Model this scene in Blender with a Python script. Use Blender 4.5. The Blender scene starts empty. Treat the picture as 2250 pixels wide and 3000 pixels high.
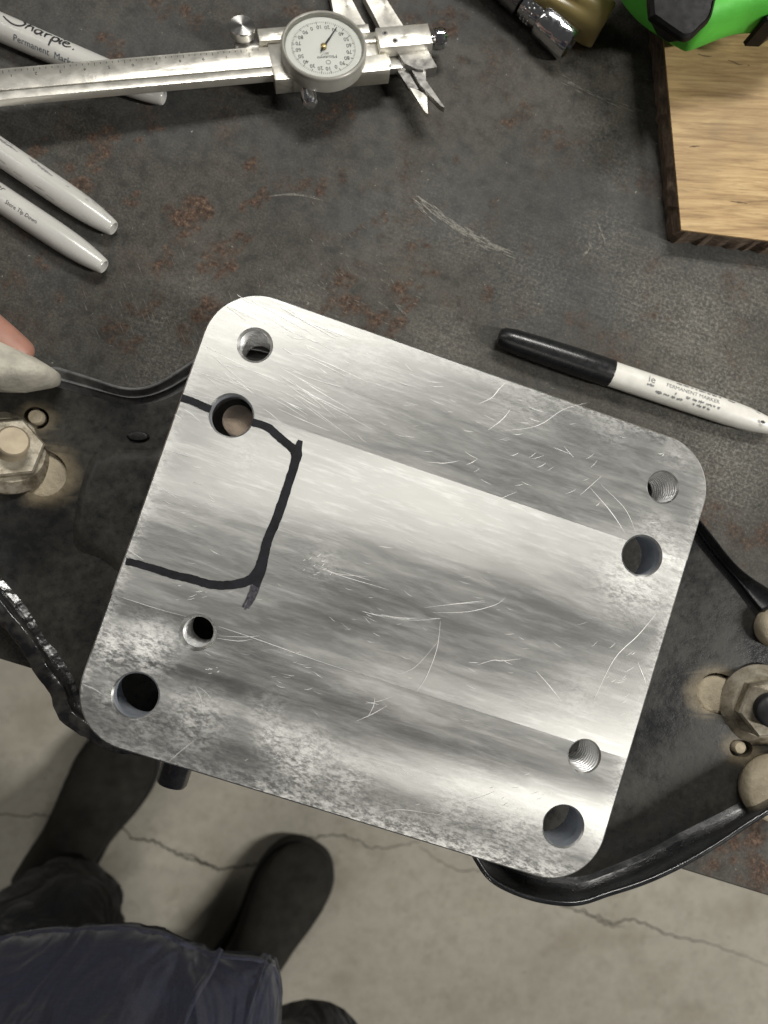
import bpy, bmesh, math, random
import numpy as np
from mathutils import Vector, Matrix, Quaternion
from mathutils.geometry import tessellate_polygon

random.seed(7)
RNG = np.random.default_rng(5)
scene = bpy.context.scene
COL = scene.collection
R = math.radians

# ------------------------------------------------------------------ camera
# The bench top is z = 0; the camera hangs 0.35 m above it and looks almost straight down.
CAM_H = 0.35
FOCAL = 2252.0                     # focal length in photo pixels (photo 2250 x 3000)
NADIR = (930.0, 1600.0)            # where the plumb line under the lens meets the picture
_down = Vector((NADIR[0] - 1125, -(NADIR[1] - 1500), -FOCAL)).normalized()
CAM_Q = _down.rotation_difference(Vector((0, 0, -1)))
cam_data = bpy.data.cameras.new('camera')
cam = bpy.data.objects.new('camera', cam_data)
COL.objects.link(cam)
cam.location = (0, 0, CAM_H)
cam.rotation_mode = 'QUATERNION'
cam.rotation_quaternion = CAM_Q
cam_data.sensor_width = 36
cam_data.sensor_fit = 'AUTO'
cam_data.lens = FOCAL / 3000 * 36
cam_data.clip_start = 0.01
cam_data.clip_end = 20
cam_data.dof.use_dof = True
cam_data.dof.focus_distance = 0.300
cam_data.dof.aperture_fstop = cam_data.lens / 2.2
scene.camera = cam


def at(px, py, z):
    """World point on the level z under a photo pixel."""
    d = CAM_Q @ Vector((px - 1125, -(py - 1500), -FOCAL))
    return Vector((0, 0, CAM_H)) + d * ((z - CAM_H) / d.z)


# ------------------------------------------------------------------ world and lamps
world = bpy.data.worlds.new('World')
scene.world = world
world.use_nodes = True
bg = world.node_tree.nodes['Background']
bg.inputs['Color'].default_value = (1.0, 0.985, 0.95, 1)
bg.inputs['Strength'].default_value = 0.055

scene.view_settings.view_transform = 'Standard'
scene.view_settings.look = 'None'
scene.view_settings.exposure = 0.0
scene.view_settings.gamma = 1.0
scene.view_settings.use_curve_mapping = False


def tube_lamp(name, loc, target, length, width, power, color=(1.0, 0.975, 0.92)):
    d = bpy.data.lights.new(name, 'AREA')
    d.shape = 'RECTANGLE'
    d.size = length
    d.size_y = width
    d.energy = power
    d.color = color
    o = bpy.data.objects.new(name, d)
    COL.objects.link(o)
    o.location = loc
    v = Vector(target) - Vector(loc)
    q = v.to_track_quat('-Z', 'X')
    o.rotation_mode = 'QUATERNION'
    # keep the tube lying along world x
    z = -v.normalized()
    x = Vector((1, 0, 0)); x = (x - z * x.dot(z)).normalized()
    y = z.cross(x)
    o.rotation_quaternion = Matrix((x, y, z)).transposed().to_quaternion()
    return o


# shop tubes over the far side of the bench, and another row to the right
tube_lamp('ceiling_tube', (0.50, 1.45, 2.30), (0, 0, 0), 1.2, 0.05, 28)
tube_lamp('ceiling_tube', (0.50, 1.70, 2.30), (0, 0, 0), 1.2, 0.05, 28)
tube_lamp('ceiling_tube', (2.7, -0.9, 2.3), (0, -0.5, -0.6), 1.2, 0.10, 104)
tube_lamp('ceiling_tube', (-1.8, 1.0, 2.3), (0, 0, 0), 1.2, 0.10, 10)
tube_lamp('ceiling_tube', (-0.9, -2.4, 2.3), (0, 0, 0), 1.2, 0.10, 24)

# ------------------------------------------------------------------ node helper


class G:
    def __init__(self, name):
        self.m = bpy.data.materials.new(name)
        self.m.use_nodes = True
        self.t = self.m.node_tree
        self.b = self.t.nodes['Principled BSDF']
        self.out = self.t.nodes['Material Output']
        self._co = None

    def n(self, kind, **kw):
        nd = self.t.nodes.new(kind)
        for k, v in kw.items():
            setattr(nd, k, v)
        return nd

    def put(self, sock, v):
        if v is None:
            return
        if isinstance(v, bpy.types.NodeSocket):
            self.t.links.new(v, sock)
        elif isinstance(v, (tuple, list)) and len(v) == 3 and sock.type == 'RGBA':
            sock.default_value = (*v, 1)
        else:
            sock.default_value = v

    def set(self, **kw):
        for k, v in kw.items():
            self.put(self.b.inputs[k.replace('_', ' ')], v)
        return self

    def co(self):
        if self._co is None:
            self._co = self.n('ShaderNodeTexCoord').outputs['Object']
        return self._co

    def mapped(self, scale=(1, 1, 1), rot=(0, 0, 0), loc=(0, 0, 0)):
        m = self.n('ShaderNodeMapping')
        self.put(m.inputs['Vector'], self.co())
        m.inputs['Scale'].default_value = scale
        m.inputs['Rotation'].default_value = rot
        m.inputs['Location'].default_value = loc
        return m.outputs[0]

    def noise(self, scale, detail=3, rough=0.55, vec=None, dist=0.0):
        nd = self.n('ShaderNodeTexNoise')
        self.put(nd.inputs['Vector'], vec or self.co())
        nd.inputs['Scale'].default_value = scale
        nd.inputs['Detail'].default_value = detail
        nd.inputs['Roughness'].default_value = rough
        nd.inputs['Distortion'].default_value = dist
        return nd.outputs[0]

    def ramp(self, fac, stops):
        nd = self.n('ShaderNodeValToRGB')
        self.put(nd.inputs[0], fac)
        el = nd.color_ramp.elements
        while len(el) < len(stops):
            el.new(0.5)
        for e, (p, c) in zip(el, stops):
            e.position = p
            e.color = (c, c, c, 1) if isinstance(c, (int, float)) else (*c, 1)
        return nd.outputs[0]

    def mix(self, fac, a, b, mode='MIX'):
        nd = self.n('ShaderNodeMix', data_type='RGBA', blend_type=mode)
        self.put(nd.inputs[0], fac)
        self.put(nd.inputs[6], a)
        self.put(nd.inputs[7], b)
        return nd.outputs[2]

    def math(self, op, a, b=None, c=None, clamp=False):
        nd = self.n('ShaderNodeMath', operation=op, use_clamp=clamp)
        for i, v in enumerate((a, b, c)):
            if v is not None:
                self.put(nd.inputs[i], v)
        return nd.outputs[0]

    def bump(self, height, strength=0.3, dist=0.001, normal=None):
        nd = self.n('ShaderNodeBump')
        nd.inputs['Strength'].default_value = strength
        nd.inputs['Distance'].default_value = dist
        self.put(nd.inputs['Height'], height)
        if normal is not None:
            self.put(nd.inputs['Normal'], normal)
        return nd.outputs[0]

    def attr(self, name):
        nd = self.n('ShaderNodeAttribute', attribute_name=name)
        return nd.outputs['Fac']


def plain(name, color, rough=0.5, metal=0.0, var=0.12, scale=120, bump=0.0, bscale=600, **kw):
    g = G(name)
    f = g.noise(scale, 4)
    lo = tuple(c * (1 - var) for c in color)
    hi = tuple(min(1, c * (1 + var)) for c in color)
    g.set(Base_Color=g.ramp(f, [(0.3, lo), (0.7, hi)]), Metallic=metal,
          Roughness=g.ramp(g.noise(scale * 2.3, 3), [(0.3, max(0.02, rough - 0.08)), (0.7, min(1, rough + 0.08))]))
    if bump:
        g.set(Normal=g.bump(g.noise(bscale, 3), bump, 0.0005))
    g.set(**kw)
    return g.m


# ------------------------------------------------------------------ mesh helpers
def tag(o, label=None, category=None, group=None, kind=None):
    if label: o['label'] = label
    if category: o['category'] = category
    if group: o['group'] = group
    if kind: o['kind'] = kind
    return o


def thing(name, loc, label, category, group=None, rot=None):
    o = bpy.data.objects.new(name, None)
    o.empty_display_size = 0.02
    COL.objects.link(o)
    o.location = loc
    if rot is not None:
        o.rotation_mode = 'QUATERNION'
        o.rotation_quaternion = rot
    return tag(o, label, category, group)


def obj(name, verts, faces, material, parent=None, smooth=False, auto=None):
    me = bpy.data.meshes.new(name)
    me.from_pydata([tuple(v) for v in verts], [], [tuple(f) for f in faces])
    bm = bmesh.new(); bm.from_mesh(me)
    bmesh.ops.remove_doubles(bm, verts=bm.verts, dist=1e-6)
    bmesh.ops.recalc_face_normals(bm, faces=bm.faces)
    if auto is not None:
        for f in bm.faces: f.smooth = True
        for e in bm.edges:
            if len(e.link_faces) == 2 and e.calc_face_angle(0) > auto:
                e.smooth = False
    elif smooth:
        for f in bm.faces: f.smooth = True
    bm.to_mesh(me); bm.free()
    me.materials.append(material)
    o = bpy.data.objects.new(name, me)
    COL.objects.link(o)
    if parent is not None:
        o.parent = parent
    return o


def flat(name, verts, faces, material, parent=None, up=True):
    """Open sheet, normals up."""
    me = bpy.data.meshes.new(name)
    me.from_pydata([tuple(v) for v in verts], [], [tuple(f) for f in faces])
    me.materials.append(material)
    o = bpy.data.objects.new(name, me)
    COL.objects.link(o)
    if parent is not None:
        o.parent = parent
    return o


class MB:
    def __init__(self):
        self.v = []; self.f = []

    def add(self, v, f):
        k = len(self.v)
        self.v += [tuple(p) for p in v]
        self.f += [tuple(i + k for i in q) for q in f]
        return self

    def box(self, x0, x1, y0, y1, z0, z1, bev=0.0):
        if bev <= 0:
            v = [(x, y, z) for z in (z0, z1) for y in (y0, y1) for x in (x0, x1)]
            return self.add(v, [(0, 2, 3, 1), (4, 5, 7, 6), (0, 1, 5, 4), (2, 6, 7, 3), (0, 4, 6, 2), (1, 3, 7, 5)])
        bm = bmesh.new()
        bmesh.ops.create_cube(bm, size=1)
        for q in bm.verts:
            q.co = Vector((x0 + (q.co.x + .5) * (x1 - x0), y0 + (q.co.y + .5) * (y1 - y0), z0 + (q.co.z + .5) * (z1 - z0)))
        bmesh.ops.bevel(bm, geom=bm.edges[:], offset=bev, segments=2, profile=0.5, affect='EDGES')
        bm.verts.index_update()
        self.add([q.co[:] for q in bm.verts], [[q.index for q in f.verts] for f in bm.faces])
        bm.free()
        return self

    def prism(self, loops, z0, z1, bev=0.0):
        """Solid between z0 and z1; loops[0] outline, others holes (lists of 2D points)."""
        pts = [[Vector((p[0], p[1], 0)) for p in lp] for lp in loops]
        tris = tessellate_polygon(pts)
        fl = [p for lp in pts for p in lp]
        n = len(fl)
        v = [(p.x, p.y, z0) for p in fl] + [(p.x, p.y, z1) for p in fl]
        f = [tuple(t) for t in tris] + [tuple(i + n for i in t) for t in tris]
        k = 0
        for lp in pts:
            m = len(lp)
            for i in range(m):
                j = (i + 1) % m
                f.append((k + i, k + j, k + j + n, k + i + n))
            k += m
        return self.add(v, f)

    def lathe(self, prof, segs=32, axis='z', center=(0, 0, 0), caps=True):
        """prof: list of (axial, radius)."""
        v = []; f = []
        for a, r in prof:
            for i in range(segs):
                t = 2 * math.pi * i / segs
                c, s = r * math.cos(t), r * math.sin(t)
                p = {'z': (c, s, a), 'x': (a, c, s), 'y': (s, a, c)}[axis]
                v.append((p[0] + center[0], p[1] + center[1], p[2] + center[2]))
        m = len(prof)
        for k in range(m - 1):
            for i in range(segs):
                j = (i + 1) % segs
                f.append((k * segs + i, k * segs + j, (k + 1) * segs + j, (k + 1) * segs + i))
        if caps:
            f.append(tuple(range(segs)))
            f.append(tuple(range((m - 1) * segs, m * segs)))
        return self.add(v, f)

    def loft(self, rings, cap=True, closed=True):
        n = len(rings[0]); k0 = []
        v = [p for r in rings for p in r]; f = []
        for k in range(len(rings) - 1):
            for i in range(n if closed else n - 1):
                j = (i + 1) % n
                f.append((k * n + i, k * n + j, (k + 1) * n + j, (k + 1) * n + i))
        if cap and closed:
            f.append(tuple(range(n))); f.append(tuple(range((len(rings) - 1) * n, len(rings) * n)))
        return self.add(v, f)

    def xform(self, M):
        self.v = [tuple(M @ Vector(p)) for p in self.v]
        return self

    def build(self, name, material, parent=None, smooth=False, auto=None):
        return obj(name, self.v, self.f, material, parent, smooth, auto)


def catmull(pts, n=8, closed=False):
    P = [np.array(p, float) for p in pts]
    out = []
    m = len(P)
    for i in range(m if closed else m - 1):
        if closed:
            p0, p1, p2, p3 = P[(i - 1) % m], P[i], P[(i + 1) % m], P[(i + 2) % m]
        else:
            p0, p1, p2, p3 = P[max(i - 1, 0)], P[i], P[i + 1], P[min(i + 2, m - 1)]
        for k in range(n):
            t = k / n
            out.append(0.5 * ((2 * p1) + (p2 - p0) * t + (2 * p0 - 5 * p1 + 4 * p2 - p3) * t * t + (3 * p1 - p0 - 3 * p2 + p3) * t ** 3))
    if not closed:
        out.append(P[-1])
    return out


def resample(pts, n):
    P = np.array([list(p) for p in pts], float)
    d = np.r_[0, np.cumsum(np.linalg.norm(np.diff(P, axis=0), axis=1))]
    t = np.linspace(0, d[-1], n)
    return np.stack([np.interp(t, d, P[:, k]) for k in range(P.shape[1])], 1)


def ribbon2d(pts, w0, w1=None, mid=None, jit=0.0):
    """2D ribbon: verts, faces. Width w0 at start, mid in between, w1 at the end."""
    P = np.array([p[:2] for p in pts], float)
    n = len(P)
    T = np.gradient(P, axis=0)
    T /= np.maximum(np.linalg.norm(T, axis=1, keepdims=True), 1e-12)
    N = np.stack([-T[:, 1], T[:, 0]], 1)
    if w1 is None: w1 = w0
    s = np.linspace(0, 1, n)
    if mid is None:
        w = w0 + (w1 - w0) * s
    else:
        w = np.where(s < .5, w0 + (mid - w0) * s * 2, mid + (w1 - mid) * (s - .5) * 2)
    wa = w * (1 + jit * RNG.uniform(-1, 1, n)); wb = w * (1 + jit * RNG.uniform(-1, 1, n))
    A = P + N * wa[:, None] / 2; B = P - N * wb[:, None] / 2
    v = [tuple(p) for p in A] + [tuple(p) for p in B]
    f = [(i + n, i + n + 1, i + 1, i) for i in range(n - 1)]
    return v, f


def text2d(s, size, align='CENTER'):
    cu = bpy.data.curves.new('t', 'FONT')
    cu.body = s; cu.size = size; cu.align_x = align; cu.align_y = 'CENTER'; cu.resolution_u = 2
    o = bpy.data.objects.new('t', cu); COL.objects.link(o)
    dg = bpy.context.evaluated_depsgraph_get(); dg.update()
    me = bpy.data.meshes.new_from_object(o.evaluated_get(dg))
    v = [(q.co.x, q.co.y) for q in me.vertices]
    f = [tuple(p.vertices) for p in me.polygons]
    bpy.data.objects.remove(o); bpy.data.curves.remove(cu); bpy.data.meshes.remove(me)
    return v, f


def circle(cx, cy, r, n=48):
    return [(cx + r * math.cos(2 * math.pi * i / n), cy + r * math.sin(2 * math.pi * i / n)) for i in range(n)]


def capsule(a, b, r, n=14):
    a = np.array(a[:2]); b = np.array(b[:2]); t = math.atan2(*(b - a)[::-1])
    out = []
    for c, s in ((b, -math.pi / 2), (a, math.pi / 2)):
        for i in range(n + 1):
            q = t + s + math.pi * i / n
            out.append((c[0] + r * math.cos(q), c[1] + r * math.sin(q)))
    return out


# ------------------------------------------------------------------ materials
def m_bench():
    g = G('scaled_bench_steel')
    big = g.noise(14, 4, 0.6)
    fine = g.noise(900, 4, 0.7)
    base = g.ramp(big, [(0.25, (0.022, 0.0205, 0.018)), (0.5, (0.042, 0.039, 0.0335)), (0.78, (0.070, 0.0645, 0.054))])
    base = g.mix(g.ramp(fine, [(0.42, 0.0), (0.68, 0.42)]), base, (0.15, 0.14, 0.12))
    mid = g.noise(130, 6, 0.7)
    base = g.mix(g.ramp(mid, [(0.34, 0.7), (0.52, 0.0)]), base, (0.017, 0.0155, 0.013))
    base = g.mix(g.ramp(mid, [(0.55, 0.0), (0.75, 0.35)]), base, (0.13, 0.12, 0.10))
    # bluish mill scale
    base = g.mix(g.ramp(g.noise(9, 2, vec=g.mapped(loc=(3, 1, 0))), [(0.5, 0.0), (0.7, 0.4)]), base, (0.046, 0.052, 0.056))
    # scuffed bare zones: bright specks broken up
    sc = g.attr('scuff')
    sp = g.ramp(g.noise(650, 5, 0.75), [(0.47, 0.0), (0.64, 1.0)])
    base = g.mix(g.math('MULTIPLY', sc, g.math('MULTIPLY_ADD', sp, 0.8, 0.08)), base, (0.27, 0.26, 0.23))
    st = g.noise(60, 4, 0.7, vec=g.mapped((1, 18, 1), (0, 0, R(28))))
    base = g.mix(g.math('MULTIPLY', sc, g.ramp(st, [(0.52, 0.0), (0.66, 0.55)])), base, (0.22, 0.21, 0.18))
    # rare specks everywhere
    base = g.mix(g.ramp(g.noise(520, 2), [(0.735, 0.0), (0.76, 0.7)]), base, (0.35, 0.34, 0.30))
    # rust
    ru = g.attr('rust')
    br = g.noise(120, 8, 0.78, dist=0.8)
    f = g.math('MULTIPLY', ru, g.math('MULTIPLY_ADD', br, 3.4, -0.95), clamp=True)
    fr = g.ramp(f, [(0.16, 0.0), (0.60, 0.85)])
    rc = g.ramp(g.noise(480, 5, 0.75), [(0.34, (0.018, 0.012, 0.009)), (0.5, (0.070, 0.042, 0.030)), (0.68, (0.20, 0.135, 0.09))])
    loose = g.math('MULTIPLY', g.ramp(g.noise(34, 6, 0.7, vec=g.mapped(loc=(9, 4, 0))), [(0.53, 0.0), (0.66, 0.55)]), g.ramp(br, [(0.4, 0), (0.6, 1)]))
    tot = g.math('MAXIMUM', fr, loose)
    col = g.mix(tot, base, rc)
    h = g.math('ADD', g.math('MULTIPLY', tot, g.noise(700, 3)), g.math('MULTIPLY', fine, 0.35))
    g.set(Base_Color=col, Metallic=0.0, Specular_IOR_Level=0.22,
          Roughness=g.mix(tot, g.ramp(fine, [(0.3, 0.46), (0.7, 0.68)]), (0.85, 0.85, 0.85)),
          Normal=g.bump(h, 0.55, 0.0006))
    return g.m


def m_plate(passes):
    """Face-milled aluminium: arcs left by the cutter turn the grain across each pass."""
    g = G('milled_aluminium')
    sep = g.n('ShaderNodeSeparateXYZ'); g.put(sep.inputs[0], g.co())
    x, y = sep.outputs[0], sep.outputs[1]
    y1, y2 = passes['cuts']
    s = None
    step1 = g.math('GREATER_THAN', y, y1)       # top pass
    step2 = g.math('LESS_THAN', y, y2)          # bottom pass

    def pick(a, b, c):                          # top, mid, bottom constants
        t = g.math('MULTIPLY_ADD', step1, a - b, b)
        return g.math('MULTIPLY_ADD', step2, c - b, t)
    y0 = pick(*passes['y0']); ri = pick(*[1 / r for r in passes['r']])
    wob = g.math('MULTIPLY_ADD', g.noise(11, 3, vec=g.mapped((1, 2.5, 1))), 0.9, -0.45)
    v = g.math('MULTIPLY', g.math('SUBTRACT', y, y0), ri)        # -1 .. 1 across the pass
    al = g.math('ADD', g.math('MULTIPLY_ADD', v, pick(*[R(q) for q in passes['swing']]), pick(*[R(q) for q in passes['grain']])), wob)
    c = g.math('COSINE', al)
    s = g.math('SINE', al)
    comb = g.n('ShaderNodeCombineXYZ')
    g.put(comb.inputs[0], c); g.put(comb.inputs[1], s)
    vt = g.n('ShaderNodeVectorTransform', vector_type='VECTOR', convert_from='OBJECT', convert_to='WORLD')
    g.put(vt.inputs[0], comb.outputs[0])
    g.put(g.b.inputs['Tangent'], vt.outputs[0])
    # smudges, streaks along the feed, oxide haze
    cloud = g.noise(20, 5, 0.6, vec=g.mapped((0.45, 2.2, 1)), dist=0.4)
    streak = g.noise(30, 5, 0.6, vec=g.mapped((0.35, 9, 1)))
    swirl = g.noise(70, 6, 0.72, vec=g.mapped((0.45, 2.6, 1), (0, 0, R(7))), dist=0.5)
    micro = g.noise(1500, 3, 0.6)
    grain = g.noise(500, 3, 0.7, vec=g.mapped((0.12, 1, 1), (0, 0, R(6))))
    rg = g.math('MULTIPLY_ADD', cloud, 0.30, 0.21)
    rg = g.math('MULTIPLY_ADD', streak, 0.16, rg)
    rg = g.math('MULTIPLY_ADD', g.ramp(swirl, [(0.45, 0.0), (0.7, 1.0)]), 0.10, rg)
    rg = g.math('ADD', rg, pick(0.02, 0.0, -0.05))
    # wiped / etched speckle near edges
    sc = g.attr('scuff')
    spk = g.ramp(g.noise(620, 6, 0.78, vec=g.mapped((0.6, 1.3, 1), (0, 0, R(40)))), [(0.42, 0.0), (0.58, 1.0)])
    scf = g.math('MULTIPLY', sc, spk)
    rg = g.math('MULTIPLY_ADD', scf, 0.30, rg)
    col = g.ramp(cloud, [(0.25, (0.42, 0.42, 0.405)), (0.5, (0.52, 0.52, 0.50)), (0.75, (0.62, 0.615, 0.59))])
    col = g.mix(g.ramp(swirl, [(0.35, 0.22), (0.55, 0.0)]), col, (0.40, 0.40, 0.39))
    col = g.mix(g.math('MULTIPLY', g.ramp(grain, [(0.5, 0.0), (0.75, 1.0)]), 0.5), col, (0.82, 0.82, 0.80))
    col = g.mix(g.math('MULTIPLY', scf, 0.9), col, (0.97, 0.97, 0.94))
    # tool marks: fine arcs
    wave = g.n('ShaderNodeTexWave', wave_type='RINGS', rings_direction='Z', wave_profile='SIN')
    g.put(wave.inputs['Vector'], g.mapped(loc=(0.42, -0.0, 0)))
    wave.inputs['Scale'].default_value = 520
    wave.inputs['Distortion'].default_value = 0.4
    hgt = g.math('MULTIPLY_ADD', wave.outputs['Fac'], 0.12, g.math('MULTIPLY', micro, 0.6))
    hgt = g.math('ADD', hgt, g.math('MULTIPLY', grain, 0.6))
    g.set(Base_Color=col, Metallic=1.0, Roughness=rg, Anisotropic=0.62,
          Normal=g.bump(hgt, 0.10, 0.00025))
    return g.m


def m_wood():
    g = G('plywood_face')
    gr = g.noise(60, 6, 0.65, vec=g.mapped((0.5, 6.5, 1), (0, 0, R(-4))), dist=0.5)
    big = g.noise(16, 4, 0.6)
    fl = g.noise(300, 4, 0.7, vec=g.mapped((0.25, 3, 1), (0, 0, R(-4))))
    c = g.ramp(gr, [(0.30, (0.20, 0.115, 0.048)), (0.5, (0.43, 0.285, 0.132)), (0.70, (0.60, 0.43, 0.215))])
    c = g.mix(g.ramp(fl, [(0.54, 0.0), (0.72, 0.55)]), c, (0.19, 0.12, 0.06))
    c = g.mix(g.ramp(big, [(0.45, 0.0), (0.7, 0.6)]), c, (0.25, 0.165, 0.085))
    c = g.mix(g.ramp(g.noise(27, 3, vec=g.mapped(loc=(4, 0, 0))), [(0.55, 0.0), (0.72, 0.5)]), c, (0.14, 0.105, 0.065))
    g.set(Base_Color=c, Roughness=0.62, Normal=g.bump(gr, 0.15, 0.0005))
    return g.m


def m_wood_edge():
    g = G('plywood_edge')
    a = g.noise(180, 5, 0.7, vec=g.mapped((1, 1, 3)))
    g.set(Base_Color=g.ramp(a, [(0.3, (0.065, 0.044, 0.030)), (0.55, (0.15, 0.105, 0.072)), (0.75, (0.30, 0.225, 0.155))]),
          Roughness=0.85, Normal=g.bump(a, 0.8, 0.001))
    return g.m


def m_bracket():
    g = G('dusty_black_paint')
    geo = g.n('ShaderNodeNewGeometry')
    sep = g.n('ShaderNodeSeparateXYZ'); g.put(sep.inputs[0], geo.outputs['Normal'])
    up = g.ramp(sep.outputs[2], [(0.2, 0.0), (0.8, 1.0)])
    d1 = g.noise(22, 5, 0.65)
    d2 = g.noise(260, 5, 0.75)
    dust = g.math('MULTIPLY', up, g.math('MULTIPLY', g.ramp(d1, [(0.35, 0.08), (0.65, 1.0)]), g.ramp(d2, [(0.3, 0.25), (0.65, 1.0)])))
    col = g.mix(g.math('MULTIPLY', dust, 0.34), (0.008, 0.0088, 0.0105), (0.135, 0.124, 0.094))
    at_ = g.attr('dust')
    col = g.mix(g.math('MULTIPLY', at_, g.ramp(d2, [(0.2, 0.4), (0.6, 0.95)])), col, (0.27, 0.22, 0.145))
    ro = g.mix(dust, (0.20, 0.20, 0.20), (0.62, 0.62, 0.62))
    g.set(Base_Color=col, Roughness=ro, Specular_IOR_Level=0.22, Coat_Weight=0.06, Coat_Roughness=0.3,
          Normal=g.bump(g.math('ADD', d2, g.noise(90, 3)), 0.22, 0.0006))
    return g.m


def m_rim():
    g = G('glossy_black_paint_rim')
    d = g.noise(150, 5, 0.7)
    col = g.ramp(d, [(0.40, (0.006, 0.0065, 0.008)), (0.66, (0.016, 0.0165, 0.018)), (0.82, (0.08, 0.077, 0.068))])
    g.set(Base_Color=col, Roughness=g.ramp(g.noise(90, 4), [(0.3, 0.16), (0.7, 0.36)]), Coat_Weight=0.5, Coat_Roughness=0.15,
          Normal=g.bump(g.noise(170, 4, 0.6), 0.3, 0.0006))
    return g.m


def m_dusty(name, c, s=0.5):
    g = G(name)
    a = g.noise(70, 5, 0.65); b = g.noise(500, 4, 0.7)
    lo = tuple(q * 0.62 for q in c); hi = tuple(min(1, q * 1.15) for q in c)
    col = g.ramp(a, [(0.3, lo), (0.7, hi)])
    col = g.mix(g.ramp(b, [(0.62, 0.0), (0.8, 0.6)]), col, tuple(q * 0.35 for q in c))
    g.set(Base_Color=col, Roughness=0.78, Normal=g.bump(b, 0.55, 0.0008, g.bump(a, 0.5, 0.002)))
    return g.m


def m_concrete():
    g = G('shop_concrete')
    a = g.noise(2.2, 5, 0.6); b = g.noise(45, 5, 0.7); c = g.noise(9, 4, 0.6, vec=g.mapped(loc=(2, 7, 0)))
    col = g.ramp(a, [(0.3, (0.34, 0.315, 0.26)), (0.7, (0.47, 0.44, 0.365))])
    col = g.mix(g.ramp(b, [(0.3, 0.35), (0.6, 0.0)]), col, (0.22, 0.205, 0.165))
    col = g.mix(g.ramp(c, [(0.5, 0.0), (0.72, 0.5)]), col, (0.23, 0.20, 0.145))
    col = g.mix(g.ramp(g.noise(26, 6, 0.75), [(0.52, 0.0), (0.7, 0.4)]), col, (0.19, 0.165, 0.12))
    col = g.mix(g.ramp(g.noise(120, 2), [(0.70, 0.0), (0.76, 0.6)]), col, (0.14, 0.12, 0.09))
    g.set(Base_Color=col, Roughness=0.7, Normal=g.bump(b, 0.2, 0.002))
    return g.m


def m_fabric(name, c, scale=700, var=0.3):
    g = G(name)
    w1 = g.noise(scale, 2, 0.6, vec=g.mapped((1, 1, 0.25))); w2 = g.noise(scale, 2, 0.6, vec=g.mapped((0.25, 1, 1), loc=(1, 2, 3)))
    big = g.noise(14, 4)
    f = g.math('ADD', g.math('MULTIPLY', w1, 0.5), g.math('MULTIPLY', w2, 0.5))
    col = g.ramp(f, [(0.35, tuple(q * (1 - var) for q in c)), (0.65, tuple(q * (1 + var) for q in c))])
    col = g.mix(g.ramp(big, [(0.45, 0.0), (0.8, 0.4)]), col, tuple(q * 0.6 for q in c))
    g.set(Base_Color=col, Roughness=0.9, Sheen_Weight=0.06, Sheen_Roughness=0.5, Normal=g.bump(f, 0.5, 0.0006, g.bump(g.noise(17, 3, 0.45, vec=g.mapped((1, 1, 0.6)), dist=1.0), 0.9, 0.035)))
    return g.m


def m_glass():
    g = G('dial_crystal')
    gl = g.n('ShaderNodeBsdfGlossy'); gl.inputs['Roughness'].default_value = 0.03
    tr = g.n('ShaderNodeBsdfTransparent'); tr.inputs['Color'].default_value = (0.96, 0.97, 0.96, 1)
    fr = g.n('ShaderNodeFresnel'); fr.inputs['IOR'].default_value = 1.45
    mx = g.n('ShaderNodeMixShader')
    g.t.links.new(fr.outputs[0], mx.inputs[0]); g.t.links.new(tr.outputs[0], mx.inputs[1]); g.t.links.new(gl.outputs[0], mx.inputs[2])
    g.t.links.new(mx.outputs[0], g.out.inputs['Surface'])
    return g.m


def m_radial():
    g = G('turned_steel')
    sep = g.n('ShaderNodeSeparateXYZ'); g.put(sep.inputs[0], g.co())
    tn = g.n('ShaderNodeTangent', direction_type='RADIAL', axis='Z')
    g.put(g.b.inputs['Tangent'], tn.outputs[0])
    g.set(Base_Color=(0.72, 0.71, 0.68), Metallic=1.0, Roughness=0.3, Anisotropic=0.85, Anisotropic_Rotation=0.25)
    return g.m


BENCH = m_bench()
CONCRETE = m_concrete()
BRACKET = m_bracket()
RIM = m_rim()
_g = G('lumpy_black_rim')
_g.set(Base_Color=_g.ramp(_g.noise(160, 4), [(0.45, (0.009, 0.009, 0.010)), (0.75, (0.045, 0.043, 0.038))]), Roughness=_g.ramp(_g.noise(60, 3), [(0.35, 0.1), (0.65, 0.3)]), Normal=_g.bump(_g.noise(110, 3, 0.5), 0.7, 0.002))
RIM_ROUGH = _g.m
_g = G('lit_grey_rim')  # black rim paint lightened: light on the wall is put into the colour
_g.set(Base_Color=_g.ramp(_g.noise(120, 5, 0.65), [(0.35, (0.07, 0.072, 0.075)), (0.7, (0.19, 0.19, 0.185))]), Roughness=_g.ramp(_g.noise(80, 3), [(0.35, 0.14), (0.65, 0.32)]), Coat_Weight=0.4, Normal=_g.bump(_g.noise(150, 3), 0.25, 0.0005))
RIM_LIT = _g.m
TAN = m_dusty('tan_dust_coating', (0.50, 0.43, 0.31))
CAST = m_dusty('chalky_cast_metal', (0.47, 0.445, 0.375))
_g = G('grimy_zinc')
_a, _b = _g.noise(110, 6, 0.7), _g.noise(420, 5, 0.75)
_c = _g.ramp(_a, [(0.34, (0.13, 0.105, 0.07)), (0.5, (0.32, 0.285, 0.22)), (0.68, (0.46, 0.425, 0.35))])
_g.set(Base_Color=_g.mix(_g.ramp(_b, [(0.56, 0.0), (0.72, 0.7)]), _c, (0.10, 0.075, 0.045)), Metallic=0.45, Roughness=_g.ramp(_b, [(0.3, 0.4), (0.7, 0.65)]), Normal=_g.bump(_b, 0.3, 0.0004))
TAN2 = _g.m
WOOD = m_wood(); WOOD_EDGE = m_wood_edge()
DARK_WOOD = plain('dark_wood_split', (0.13, 0.085, 0.045), 0.8)
STEEL = plain('satin_caliper_steel', (0.86, 0.835, 0.76), 0.42, 0.85, 0.10, 90, 0.12, 900, Anisotropic=0.4)
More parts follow.
